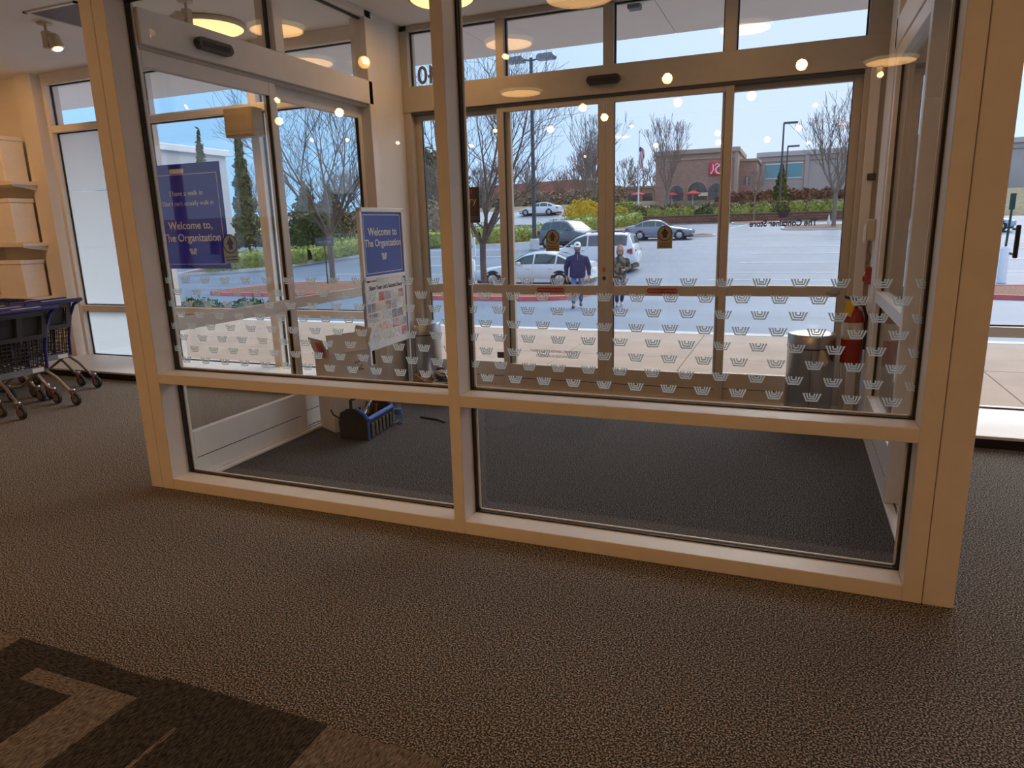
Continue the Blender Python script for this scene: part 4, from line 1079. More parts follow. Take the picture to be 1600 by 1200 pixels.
# trees on the bank and around
bare_tree(-13.2,79.5,9.5,'bare tree standing before the arched restaurant windows',41,fork=.2,stems=6,rad=.16,depth=4,spread=.4,lean=.38,m=BARK2,minr=.02)
bare_tree(-3.6,71.0,5.6,'young bare tree on the small island below the retaining wall',42,fork=.4,stems=5,rad=.07,depth=3,spread=.45,lean=.45,m=BARK2,minr=.014)
bare_tree(2.9,61.9,9.6,'wide bare tree on the far island behind the right sidelite',43,fork=.28,stems=6,rad=.16,depth=4,spread=.55,lean=.62,m=BARK2,minr=.016)
bare_tree(-21.6,80,9.0,'bare tree left of the flagpole',44,fork=.2,stems=6,rad=.15,depth=4,spread=.5,lean=.45,m=BARK2,minr=.02)
bare_tree(-24.8,86,7.0,'bare tree behind the bright yellow bush',45,fork=.2,stems=7,rad=.14,depth=4,spread=.5,lean=.45,m=BARK2,minr=.018)
bare_tree(-22.6,83,10.5,'taller bare tree directly behind the outer door meeting stiles',47,fork=.2,stems=7,rad=.16,depth=4,spread=.5,lean=.45,m=BARK2,minr=.02)
bare_tree(9.5,60,9.0,'bare tree beyond the right partition post',46,fork=.25,stems=6,rad=.15,depth=4,spread=.5,lean=.5,m=BARK2,minr=.016)
conifer(-1.6,84,4.1,.85,'narrow dark conifer before the teal office windows',51,LEAFD,1800,group=None,size=.2)
conifer(-45.9,46,10.2,1.2,'spire-shaped conifer above the blue window poster',52,LEAFO,1900,size=.2)
conifer(-40,44,9.9,1.1,'tall slim conifer right of the poster seen through the side door',53,LEAFO,2200,size=.2)
conifer(-33.5,46,5.0,2.4,'broad brown-green conifer behind the dark bush',54,mat('brown_green_needles',(.08,.07,.03),col2=(.20,.15,.07),rough=.85,nscale=4),2400,size=.2)
for i,(x,y,h,lb) in enumerate(((-52,60,7.5,'bare tree between the white building and the slim conifer'),(-47,64,7.0,'bare tree behind the slim conifer'),(-41,62,8.0,'bare tree behind the broad brown-green conifer'),(-35,66,7.0,'bare tree behind the vase-shaped tree, its left side'),(-31,70,7.0,'bare tree behind the vase-shaped tree, its right side'))):
    bare_tree(x,y,h,lb,700+i,fork=.18,stems=6,rad=.15,depth=4,spread=.55,lean=.55,m=BARK2,minr=.016)
for i,(x,y,h,r,lb) in enumerate(((-56,72,6.5,2.6,'broad dark evergreen right of the white building'),(-44.5,74,6,2.6,'broad dark evergreen far behind the lane hedge'))):
    conifer(x,y,h,r,lb,720+i,LEAFO,1600,size=.26)
GT='winter treeline beyond the road'
random.seed(77)
for i in range(30):
    x=-74+i*3.0+random.uniform(-1,1); y=random.uniform(100,113)
    if -17<x<20: continue
    hh=random.uniform(5.0,8.5) if x>-55 else random.uniform(6,10)
    bare_tree(x,y,hh,'grey-brown leafless tree in the distant treeline beyond the road',300+i,fork=.15,stems=6,rad=.16,depth=3,spread=.6,lean=.6,m=BARK2,minr=.035,group=GT,wide=1.1)
for i in range(9):
    x=-60+i*4.4+random.uniform(-1,1)
    bush('brown_thicket','%s brown thicket from the left beyond the pale road'%ORD[i],'bush',x,random.uniform(96,100),3.0,2,random.uniform(1.6,2.4),LEAFB,400+i,1500,.2,'brown thickets beyond the road',dz=-.1)
bush('evergreen_tree','rounded olive evergreen left of the centre mullion','tree',-44,84,4.0,3.5,8.2,LEAFO,61,2000,.35,dz=-.3)
for i,x in enumerate((-38,-35.5,-31,-29)):
    bush('winter_shrub','tangled bare winter shrub behind the vase-shaped tree','shrub',x,50+i*1.5,2.0,1.8,2.8+.3*i,LEAFB,420+i,700,.2,'tangled shrubs behind the lane hedge',dz=.1)
for i in range(5):
    bush('planter_shrub','%s dark low plant from the right in the sidewalk planting bed'%ORD[i],'plant',-10.6-1.3*i,11.4,.5,.4,.35,LEAFD,440+i,200,.05,'low plants in the sidewalk bed',dz=.12)

# ================================================================== BUILDINGS
BRK=brickmat('red_brick',(.30,.16,.12),(.38,.22,.17),(.42,.34,.30),1.0,.5,.18,.02)
STONEC=mat('tan_stone_cornice',(.40,.31,.26),rough=.8,noise=.06,nscale=1)
TANW=mat('tan_precast_wall',(.44,.39,.37),rough=.85,noise=.06,nscale=.5)
DGLS=mat('dark_window_glass',(.03,.045,.05),rough=.12,noise=.2,nscale=1.5,spec=.8)
TEAL=mat('teal_window_glass',(.06,.30,.36),rough=.12,noise=.15,nscale=.6,spec=.8)
br=empty('restaurant_building',(0,88,0),0,'red brick restaurant with arched windows and a red script sign','building')
MB().box(-16.1,-6.55,0,12,3.0,9.2).build('wall',BRK,br)
MB().bbox(-16.3,-6.35,-.25,12.2,9.2,9.75,.05).build('cornice',STONEC,br)
MB().bbox(-16.2,-6.45,-.12,0,8.55,8.75,.03).build('string_course',STONEC,br)
MB().box(-6.55,-4.6,3.5,12,3.0,8.3).build('side_wing',BRK,br)
MB().bbox(-6.55,-4.4,3.3,12.2,8.3,8.6,.03).build('side_wing_cornice',STONEC,br)
MB().box(-6.9,-6.52,-.15,.6,3.0,9.2).build('corner_pilaster',STONEC,br)
def arch(cx,wd,z0,zs,par):
    h=wd/2
    poly=[(cx-h,z0),(cx+h,z0)]+[(cx+h*math.cos(a),zs+h*math.sin(a)) for a in [PI*k/12 for k in range(13)]]
    wn=MB().prism(poly,-.06,-.01).build('arched_window',DGLS,par)
    ro=[]; g=MB()
    for k in range(12):
        a0,a1=PI*k/12,PI*(k+1)/12; R0,R1=h,h*1.14
        g.prism([(cx+R0*math.cos(a0),zs+R0*math.sin(a0)),(cx+R1*math.cos(a0),zs+R1*math.sin(a0)),(cx+R1*math.cos(a1),zs+R1*math.sin(a1)),(cx+R0*math.cos(a1),zs+R0*math.sin(a1))],-.12,-.0)
    g.build('arch_surround',STONEC,wn)
    MB().box(cx-.04,cx+.04,-.09,-.06,z0,zs+h*.95).box(cx-h,cx+h,-.09,-.06,zs-.05,zs+.05).build('glazing_bars',DARKST,wn)
for (cx,wd) in ((-13.5,1.6),(-11.05,2.2),(-8.9,1.7)): arch(cx,wd,3.2,4.9,br)
MB().bbox(-10.9,-9.8,-.12,-.07,4.35,4.75,.01).build('lit_window_panel',mat('cream_window_panel',(.75,.65,.45),rough=.5,noise=.05,nscale=2),br)
# red script sign (a looped letter with a comb-like crest)
sgn=MB().bbox(-9.75,-7.3,-.30,-.12,6.7,8.15,.08).build('red_sign',mat('red_sign_face',(.75,.02,.06),rough=.4,noise=.05,nscale=2),br)
scr=MB()
pc=[(-8.55+.42*math.cos(a),-.34,7.25+.42*math.sin(a)) for a in [.7+4.9*k/18 for k in range(19)]]
scr.tube(pc,.09,6); scr.tube([(-9.05,-.34,7.75),(-8.85,-.34,8.02),(-8.65,-.34,7.78),(-8.45,-.34,8.02),(-8.25,-.34,7.78)],.07,6); scr.tube([(-8.0,-.34,6.85),(-8.0,-.34,7.95)],.08,6); scr.tube([(-8.0,-.34,7.35),(-7.75,-.34,7.5),(-7.65,-.34,6.85)],.07,6)
scr.tube([(-9.55,-.34,6.8),(-9.25,-.34,7.3),(-9.3,-.34,7.9)],.07,6)
scr.build('script_mark',WHITEP,sgn)
wn=MB().box(-6.0,-5.3,3.44,3.5,5.6,6.6).build('side_window',DGLS,br); MB().box(-5.68,-5.62,3.40,3.44,5.6,6.6).build('glazing_bars',WHITEP,wn)
MB().box(-6.0,-5.2,3.44,3.5,3.2,4.8).build('side_window',DGLS,br)

of=empty('office_building',(0,100,0),0,'tan office block with teal windows behind the restaurant','building')
MB().box(-4.9,26,0,14,3.2,9.3).build('wall',TANW,of)
MB().bbox(-5.1,26.2,-.3,14,9.3,9.9,.04).build('parapet',mat('pale_parapet',(.52,.48,.46),rough=.8,noise=.04,nscale=.6),of)
MB().bbox(-5.0,26.1,-.15,0,8.65,8.8,.02).build('band_course',STONEC,of)
for (a,c,z0,z1) in ((-3.9,-2.1,6.6,8.3),(-1.4,.45,6.6,8.35),(-3.9,-2.1,4.2,5.0),(6.0,8.4,6.5,8.3),(10,12.4,6.5,8.3),(14,16.4,6.5,8.3),(-4.75,-4.55,5.5,8.8)):
    p=MB().box(a,c,-.06,.02,z0,z1).build('window',TEAL,of)
    MB().bbox(a-.08,c+.08,-.10,0,z1,z1+.12,.01).bbox(a-.08,c+.08,-.12,0,z0-.1,z0,.01).build('window_trim',WHITEP,p)
for x in (.8,4.6,9.2,13.2): MB().bbox(x,x+.5,-.25,0,3.2,9.3,.03).build('pilaster',TANW,of)

rr=empty('red_roof_building',(0,128,0),0,'long low building with a red-brown roof beyond the road','building')
MB().box(-62,-30,0,10,4,7.6).build('wall',mat('dull_brick_wall',(.34,.22,.18),rough=.85,noise=.08,nscale=.5),rr)
rp=[(-62.5,7.6),(-60,8.9),(-38,9.5),(-29,7.8),(-29,7.4),(-62.5,7.4)]
MB().prism(rp,-.8,10.5).build('roof',mat('red_brown_roof',(.40,.16,.13),rough=.7,noise=.06,nscale=.6),rr)
for i in range(9): MB().box(-60+i*3.3,-58.2+i*3.3,-.06,0,5.2,6.8).build('window',DGLS,rr)
lo_=empty('low_brick_building',(0,120,0),0,'low dark brick building right of the red roof','building')
MB().box(-30,-22,0,8,4,7.0).build('wall',BRK,lo_); MB().bbox(-30.3,-21.7,-.3,8.3,7.0,7.35,.03).build('parapet',STONEC,lo_)
for i in range(3): MB().box(-29+i*2.5,-27.4+i*2.5,-.06,0,5,6.2).build('window',DGLS,lo_)
wbld=empty('white_building',(-62.5,50,0),PI/2,'white flat-roofed building seen above the blue window poster','building')
MB().box(-22,16.4,0,16,-.5,10.3).build('wall',mat('pale_grey_wall',(.60,.60,.60),rough=.8,noise=.03,nscale=.4),wbld)
MB().bbox(-22.4,16.8,-.4,16.4,10.3,11.0,.05).build('parapet',WHITEP,wbld)
for i in range(6):
    p=MB().box(-19+i*6,-15+i*6,-.06,.02,5.8,8.6).build('window',TEAL,wbld); MB().box(-17.05+i*6,-16.95+i*6,-.1,-.06,5.8,8.6).build('mullion',WHITEP,p)
gb=empty('grey_building',(24,120,0),-.1,'long grey flat building glimpsed right of the partition post','building')
MB().box(-6,30,0,10,3,10.2).build('wall',mat('blue_grey_wall',(.34,.38,.42),rough=.8,noise=.04,nscale=.4),gb)
MB().bbox(-6.3,30.3,-.3,10.3,10.2,10.8,.04).build('parapet',TANW,gb)
for i in range(6): MB().box(-4+i*5,-1.2+i*5,-.06,0,6.6,8.4).build('window',DGLS,gb)
# stone house glimpsed left of the mullion
hs=empty('tan_house',(-64,117,0),.2,'small tan building among the trees left of the centre mullion','building')
MB().box(-4,4,0,6,4,8.4).build('wall',TANW,hs); MB().prism([(-4.5,8.4),(0,10.2),(4.5,8.4)],-.4,6.4).build('roof',mat('grey_roof',(.30,.29,.30),rough=.8,noise=.05,nscale=1),hs)
for x in (-2.2,1.2): MB().box(x,x+1,-.06,0,6,7.3).build('window',DGLS,hs)

# road behind the hedge with a passing car: pale strip on the slope
sheet(list(np.linspace(-75,-15.8,20)),[73.2,74,76,78,80,82,84],.03).build('ground_road',mat('pale_road',(.40,.43,.48),rough=.6,noise=.06,nscale=.4),label='pale road on the rise beyond the hedge',cat='road',kind='structure')

# ================================================================== STREET FURNITURE OUTSIDE
lp=empty('parking_lamp',(-14.85,40.9,gz(40.9)),0,'tall dark lamp post with two shoebox heads beside the dark SUV','lamp post')
MB().lathe([(.30,0),(.30,.6),(.26,.66)],n=14).build('concrete_base',KERB,lp)
MB().tube([(0,0,.6),(0,0,11.0)],[.13,.10],10).build('pole',DARKST,lp,smooth=True)
for s in (-1,1):
    MB().tube([(0,0,10.85),(s*.55,.1*s,10.95)],.05,8).build('arm',DARKST,lp)
    h=MB().prism([(s*.42,10.82),(s*1.42,10.82),(s*1.50,10.95),(s*1.35,11.12),(s*.52,11.12),(s*.40,11.0)],-.30,.30).build('lamp_head',mat('grey_lamp_head',(.20,.21,.23),rough=.4,noise=.08,nscale=5),lp)
    MB().box(min(s*.5,s*1.35),max(s*.5,s*1.35),-.24,.24,10.80,10.825).build('lens',mat('frosted_lamp_lens',(.55,.56,.58),rough=.25,noise=.08,nscale=4),h)
def arm_lamp(x,y,ht,label,s=1):
    e=empty('street_lamp',(x,y,gz(y)),0,label,'lamp post')
    MB().tube([(0,0,0),(0,0,ht)],[.12,.08],8).build('pole',DARKST,e,smooth=True)
    h=MB().bbox(-.05,1.3,-.18,.18,ht-.05,ht+.13,.03).build('lamp_head',DARKST,e); MB().box(.4,1.2,-.14,.14,ht-.07,ht-.05).build('lens',MATS['frosted_lamp_lens'],h)
arm_lamp(-1.56,78.5,8.35,'taller single-arm street lamp before the office building')
arm_lamp(-1.25,92,5.7,'shorter single-arm street lamp beside the conifer')
def lantern(x,y,ht,label):
    e=empty('lantern_post',(x,y,gz(y)),0,label,'lamp post')
    MB().tube([(0,0,0),(0,0,ht)],[.09,.06],8).build('pole',DARKST,e)
    MB().tube([(0,0,ht),(.05,0,ht+.5),(.4,0,ht+.6),(.6,0,ht+.3)],.04,6).build('scroll_arm',DARKST,e)
    MB().lathe([(.05,.35),(.32,.05),(.34,0),(.2,-.12),(.1,-.2)],(.6,0,ht),12).build('lantern_shade',DARKST,e,smooth=True)
lantern(-19.6,74.6,7.4,'dark lantern post right of the door meeting stiles')
gl_=empty('globe_lamp',(-24.4,42.2,gz(42.2)),0,'white globe lamp post glimpsed left of the centre mullion','lamp post')
MB().tube([(0,0,0),(0,0,3.4)],[.07,.05],8).build('pole',DARKST,gl_)
MB().lathe([(.06,3.38),(.22,3.5),(.27,3.7),(.2,3.92),(.05,4.0)],n=14).build('globe',WHITEP,gl_,smooth=True)
# flagpole with striped flag
fp=empty('flagpole',(-16.9,82.0,gz(82)),0,'white flagpole with a limp striped flag before the restaurant','flagpole')
MB().tube([(0,0,0),(0,0,8.4)],[.09,.05],8).build('pole',WHITEP,fp); MB().lathe([(.02,8.38),(.1,8.48),(.02,8.58)],n=10).build('finial',GOLD,fp)
FLR=mat('flag_red',(.55,.05,.07),rough=.8,noise=.05,nscale=4); FLB=mat('flag_blue',(.04,.06,.22),rough=.8,noise=.05,nscale=4)
for k in range(6):
    b=MB(); 
    for j in range(9):
        z=6.9-j*.28
        for s in (0,1):
            u=(k+s)*.10; b.v.append((.06+u*(.9 if j<4 else .75)+.05*math.sin(j+u*9),.14*math.sin(u*11+j*.5),z-u*.5))
    n=len(b.v); b.v+=[(x,y+.015,z) for (x,y,z) in b.v]
    for j in range(8):
        b.f.append((2*j,2*j+1,2*j+3,2*j+2)); b.f.append((n+2*j,n+2*j+2,n+2*j+3,n+2*j+1))
    f=b.build('flag_stripe',FLR if k%2==0 else WHITEP,fp)
MB().bbox(.05,.30,-.18,-.14,6.35,6.75,.01).build('flag_canton',FLB,fp)
# red patio umbrellas
def umbrella(x,y,label,s=1.0):
    e=empty('patio_umbrella',(x,y,gz(min(y,88))),0,label,'umbrella')
    MB().tube([(0,0,0),(0,0,2.5*s)],.05,8).build('pole',mat('pale_pole',(.55,.54,.52),rough=.5,noise=.04,nscale=5),e)
    c=MB().lathe([(1.45*s,2.12*s),(1.5*s,2.0*s)],n=8); c=MB()
    n=8; c.v=[(0,0,2.75*s)]+[(1.5*s*math.cos(2*PI*k/n),1.5*s*math.sin(2*PI*k/n),2.15*s) for k in range(n)]+[(1.5*s*math.cos(2*PI*k/n),1.5*s*math.sin(2*PI*k/n),1.98*s) for k in range(n)]+[(0,0,2.68*s)]
    for k in range(n):
        c.f.append((0,1+k,1+(k+1)%n)); c.f.append((1+k,9+k,9+(k+1)%n,1+(k+1)%n)); c.f.append((17,9+(k+1)%n,9+k))
    c.build('canopy',mat('red_canvas',(.62,.07,.08),rough=.8,noise=.06,nscale=3),e)
    t=MB().lathe([(.45,.70),(.45,.74)],n=14); t.build('table_top',DARKST,e)
umbrella(-17.6,85.0,'red patio umbrella left of the flagpole',.6)
umbrella(-11.0,83.8,'red patio umbrella before the middle arched window',.6)
umbrella(-13.6,85.2,'red patio umbrella before the left arched window',.5)
# bollard with sign post, right window
bo=empty('sign_bollard',(7.0,29.6,gz(29.6)),.0,'white bollard carrying a dark green sign post, right window','bollard')
MB().lathe([(.15,0),(.15,1.2),(.10,1.28)],n=16).build('bollard',WHITEP,bo,smooth=True)
MB().tube([(.0,0,1.2),(.05,.0,3.0)],.04,6).build('post',mat('dark_green_post',(.015,.05,.04),rough=.5,noise=.05,nscale=6),bo)
MB().bbox(-.05,.12,-.03,.03,2.55,3.1,.01).build('sign_edge',MATS['dark_green_post'],bo)
bs=empty('accessible_sign',(-13.4,28.6,gz(28.6)),0,'white parking sign on a white bollard left of the bare tree trunk','sign')
MB().lathe([(.14,0),(.14,1.0),(.10,1.06)],n=14).build('bollard',WHITEP,bs,smooth=True)
MB().tube([(0,0,1.0),(0,0,2.2)],.03,6).build('post',WHITEP,bs)
MB().bbox(-.2,.2,-.05,-.03,1.2,2.05,.05).build('sign_plate',WHITEP,bs)
MB().lathe([(.10,0),(.10,.004)],(0,-.053,1.65),14,'y').build('round_mark',mat('pale_blue_print',(.35,.5,.65),rough=.5,noise=.05,nscale=10),bs)
cnn=empty('traffic_cone',(2.6,63.5,gz(63.5)+.1),0,'small pale cone standing near the far island','cone')
MB().lathe([(.22,.0),(.22,.05),(.15,.06),(.04,.85),(.02,.87)],n=12).build('cone_body',mat('pale_cone',(.75,.72,.72),rough=.6,noise=.05,nscale=6),cnn,smooth=True)
MB().lathe([(.115,.30),(.095,.48)],n=12).build('stripe',WHITEP,cnn)

# ================================================================== CARS
CARGL=mat('tinted_car_glass',(.05,.075,.08),rough=.06,noise=.1,nscale=2,spec=.9)
CARGL2=mat('grey_privacy_glass',(.11,.10,.12),rough=.08,noise=.1,nscale=2,spec=.9)
RIM=mat('alloy_rim',(.55,.56,.58),rough=.25,metal=.9,noise=.06,nscale=12)
CTYRE=mat('car_tyre',(.015,.015,.016),rough=.75,noise=.15,nscale=20)
HEADL=mat('car_headlight',(.72,.76,.80),rough=.1,noise=.05,nscale=8,spec=.9)
TAILL=mat('car_taillight',(.45,.015,.03),rough=.2,noise=.08,nscale=8,spec=.8)
BLKT=mat('black_car_trim',(.02,.02,.022),rough=.5,noise=.1,nscale=10)
def car(name,label,loc,rz,paint,top,W=.92,zb=.26,belt=.93,axles=(.95,3.75),wr=.33,roofw=.62,pillars=(),gl=(0,0),hood=None,suv=False,roofrail=False,glass2=None):
    """profile along x (0 = front, L = rear), facing -X; top = [(x,z)] upper outline, gl = (x at base of windscreen, x at base of rear glass), pillars = x positions"""
    e=empty(name,loc,rz,label,'car')
    L_=top[-1][0]; tx=[p[0] for p in top]; tz=[p[1] for p in top]
    zt=lambda x: float(np.interp(x,tx,tz))
    xs=sorted(set(list(np.linspace(0,L_,47))+tx))
    roofz=max(tz)
    b=MB(); nS=None
    def section(x):
        z1=zt(x); nose=min(1,min(x+.03,L_-x+.03)/.42)**.42
        w=W*(.72+.28*nose)
        bz=min(belt+.03*(x/L_),z1-.06)
        k=max(0,min(1,(z1-belt-.05)/(roofz-belt-.05)))
        rw=w*(.93*(1-k)+roofw/.92*k*.98)
        lo=zb+ (1-nose)*.16
        return [(0,lo),(w*.86,lo),(w*.97,lo+.12),(w,lo+.30),(w*.985,(lo+.30+bz)/2+.05),(w*.955,bz),(rw,max(bz+.01,z1-.055)),(rw*.86,z1-.004),(rw*.45,z1+.016),(0,z1+.022)]
    secs=[section(x) for x in xs]; n=len(secs[0])
    for s in (1,-1):
        base=len(b.v)
        for x,sec in zip(xs,secs):
            for (y,z) in sec: b.v.append((x,s*y,z))
        for i in range(len(xs)-1):
            for j in range(n-1):
                q=(base+i*n+j,base+i*n+j+1,base+(i+1)*n+j+1,base+(i+1)*n+j)
                b.f.append(q if s>0 else q[::-1])
        for i in (0,len(xs)-1): b.f.append(tuple(base+i*n+j for j in range(n)))
    ob=b.build('body',paint,e)
    bm=bmesh.new(); bm.from_mesh(ob.data); bmesh.ops.remove_doubles(bm,verts=bm.verts,dist=.0005); bmesh.ops.recalc_face_normals(bm,faces=bm.faces); bm.to_mesh(ob.data); bm.free(); smoothme(ob.data,.75)
    # side glass between pillars
    ed=sorted(pillars)
    for s in (1,-1):
        for a,c in zip(ed[:-1],ed[1:]):
            a2,c2=a+.035,c-.035; g=MB(); m=8; lows=[]; 
            for i in range(m+1):
                x=a2+(c2-a2)*i/m; sec=section(x); (y0,z0),(y1,z1)=sec[5],sec[6]
                hh=z1-z0
                if hh<.07: t0,t1=.45,.5
                else: t0,t1=.08,.93
                for t in (t0,t1): g.v.append((x,s*(y0+(y1-y0)*t+.008),z0+hh*t))
            for i in range(m): g.f.append((2*i,2*i+1,2*i+3,2*i+2))
            g.build('side_window',glass2 if (glass2 and a>ed[1]-.01) else CARGL,e,smooth=True)
    for (x0,x1,nm) in ((gl[0],gl[1],'windscreen'),(gl[2],gl[3],'rear_window')):
        g=MB(); m=6
        for i in range(m+1):
            x=x0+(x1-x0)*(.06+.88*i/m); sec=section(x)
            for (y,z) in (sec[7],sec[8],sec[9]): g.v.append((x,y*1.02,z+.010))
            for (y,z) in (sec[8],sec[7]): g.v.append((x,-y*1.02,z+.010))
        for i in range(m):
            for j in (0,1): g.f.append((5*i+j,5*i+j+1,5*i+5+j+1,5*i+5+j))
            g.f.append((5*i+2,5*i+3,5*i+8,5*i+7)); g.f.append((5*i+3,5*i+4,5*i+9,5*i+8))
        g.build(nm,CARGL,e,smooth=True)
    # wheels and arches
    for ax in axles:
        for s in (1,-1):
            y=s*(W-.015)
            ar=MB().lathe([(wr+.055,-s*.06),(wr+.06,s*.012)],(ax,y,wr+.005),26,'y'); ar.build('wheel_arch',BLKT,e)
            wl=empty('wheel',(ax,s*(W-.10),wr),0,parent=e)
            MB().lathe([(wr*.66,-.10),(wr*.93,-.105),(wr,-.07),(wr,.07),(wr*.93,.105),(wr*.66,.10)],n=28,axis='y').build('tyre',CTYRE,wl,smooth=True)
            MB().lathe([(wr*.68,s*.070),(wr*.64,s*.104),(wr*.60,s*.108)],n=28,axis='y').lathe([(wr*.16,s*.07),(wr*.16,s*.118),(wr*.1,s*.122)],n=12,axis='y').build('rim',RIM,wl,smooth=True)
            sp=MB()
            for k in range(5):
                a=2*PI*k/5+.3
                for da in (-.16,.16): sp.tube([(wr*.12*math.cos(a),s*.112,wr*.12*math.sin(a)),(wr*.64*math.cos(a+da),s*.108,wr*.64*math.sin(a+da))],.022,5)
            sp.build('spokes',RIM,wl)
    # lamps, mirrors, handles, plates
    for s in (1,-1):
        fx=.06; sec=section(.30); 
        MB().add([(.05,s*W*.50,.66),(.02,s*W*.52,.56),(.50,s*W*1.0,.70),(.55,s*W*1.005,.76),(.20,s*W*.80,.60),(.24,s*W*.83,.76)],[(0,1,4,5),(5,4,2,3)]).build('headlight',HEADL,e)
        zr=.98 if suv else .80
        MB().add([(L_-.01,s*W*.60,zr-.10),(L_+.02,s*W*.60,zr+.06),(L_-.14,s*W*.985,zr+.12 if suv else zr+.05),(L_-.13,s*W*.995,zr-.14 if suv else zr-.08),(L_-.34,s*W*1.004,zr+.06),(L_-.34,s*W*1.006,zr-.06)],[(0,1,2,3),(3,2,4,5)]).build('taillight',TAILL,e)
        mx_=gl[1]*.5+gl[0]*.5+.18
        MB().bbox(mx_-.07,mx_+.07,min(s*W*.98,s*(W+.20)),max(s*W*.98,s*(W+.20)),belt+.01,belt+.15,.03).build('door_mirror',paint,e,smooth=True)
        for px in ed[1:-1]:
            MB().bbox(px-.30,px-.12,min(s*W*.985,s*(W+.02)),max(s*W*.985,s*(W+.02)),belt-.14,belt-.105,.006).build('door_handle',CHROME if suv else paint,e)
            sec=section(px); MB().tube([(px,s*(sec[5][0]+.002),sec[5][1]),(px-.02,s*(sec[3][0]+.002),sec[3][1]+.02)],.006,4).build('door_seam',BLKT,e)
        if roofrail: MB().tube([(gl[1]+.25,s*W*roofw*.98,roofz+.0),(gl[1]+.4,s*W*roofw*1.0,roofz+.05),(gl[2]-.3,s*W*roofw*1.0,roofz+.05),(gl[2]-.1,s*W*roofw*.98,roofz-.02)],.02,6).build('roof_rail',BLKT,e)
        MB().box(axles[0]+wr+.05,axles[1]-wr-.05,min(s*W*.90,s*W*.985),max(s*W*.90,s*W*.985),zb-.02,zb+.10).build('sill_trim',BLKT if suv else paint,e)
    MB().bbox(L_-.02,L_+.03,-.26,.26,.62 if not suv else .78,.75 if not suv else .91,.006).build('licence_plate',WHITEP,e)
    MB().bbox(-.03,.05,-.42,.42,.44,.58,.02).build('grille',BLKT,e)
    MB().bbox(.10,L_-.10,-W*.78,W*.78,.16,.36,.03).build('underbody',BLKT,e)
    return e
WHT=mat('white_car_paint',(.80,.84,.88),rough=.25,coat=.8,noise=.02,nscale=1)
WHT2=mat('white_suv_paint',(.82,.85,.88),rough=.25,coat=.8,noise=.02,nscale=1)
GRY=mat('graphite_car_paint',(.13,.15,.18),rough=.3,coat=.8,noise=.03,nscale=1)
SLV=mat('grey_blue_car_paint',(.25,.28,.34),rough=.3,coat=.8,noise=.03,nscale=1)
sed=[(0,.58),(.12,.72),(.55,.80),(1.35,.92),(1.55,.96),(2.25,1.36),(2.7,1.45),(3.2,1.455),(3.7,1.38),(4.35,1.10),(4.85,1.04),(5.0,.98),(5.06,.80)]
suv_=[(0,.72),(.10,.92),(.5,1.02),(1.35,1.13),(1.6,1.18),(2.25,1.66),(2.7,1.80),(3.6,1.83),(4.6,1.80),(4.82,1.74),(5.02,1.25),(5.10,1.08),(5.12,.85)]
xov=[(0,.70),(.10,.84),(.5,.94),(1.15,1.06),(1.35,1.10),(2.05,1.58),(2.5,1.69),(3.3,1.70),(4.0,1.63),(4.45,1.30),(4.62,1.12),(4.68,.85)]
def on(x,y): return (x,y,gz(y))
car('white_sedan','white sedan parked side-on behind the red-kerbed tree island',on(-12.55,27.7),0,WHT,sed,pillars=(1.62,2.72,3.68,4.30),gl=(1.55,2.35,3.62,4.4),axles=(.93,3.86))
car('white_suv','white SUV parked behind the white sedan and the walking man',on(-11.95,33.3),0,WHT2,suv_,W=.98,zb=.34,belt=1.16,pillars=(1.72,2.85,3.80,4.78),gl=(1.55,2.4,4.72,5.02),axles=(1.0,3.95),wr=.38,roofw=.70,suv=True,roofrail=True,glass2=CARGL2)
car('dark_suv','graphite crossover SUV parked behind the lamp post, nose to the right',on(-10.95,41.9),PI-.45,GRY,xov,W=.93,zb=.32,belt=1.06,pillars=(1.45,2.55,3.45,4.25),gl=(1.35,2.2,3.9,4.5),axles=(.92,3.68),wr=.36,roofw=.68,suv=True)
car('grey_sedan','grey-blue sedan parked below the retaining wall, nose to the right',on(-6.95,54.0),PI,SLV,sed,pillars=(1.62,2.72,3.68,4.30),gl=(1.55,2.35,3.62,4.4),axles=(.93,3.86))
car('silver_car','small silver car driving on the pale road beyond the hedge',(-30.6,79.6,gz(79.6)+.03),0,WHT,sed,pillars=(1.62,2.72,3.68,4.30),gl=(1.55,2.35,3.62,4.4),axles=(.93,3.86))
car('parked_car','pale blue parked car behind the vase-shaped tree and hedge',on(-33.5,58.0),.2,mat('pale_blue_paint',(.42,.62,.70),rough=.3,coat=.8,noise=.02,nscale=1),sed,pillars=(1.62,2.72,3.68,4.30),gl=(1.55,2.35,3.62,4.4),axles=(.93,3.86))
car('parked_car','silver parked car beyond the right partition post',on(13.5,56.0),PI,mat('silver_paint',(.50,.54,.58),rough=.3,coat=.8,noise=.02,nscale=1),sed,pillars=(1.62,2.72,3.68,4.30),gl=(1.55,2.35,3.62,4.4),axles=(.93,3.86))

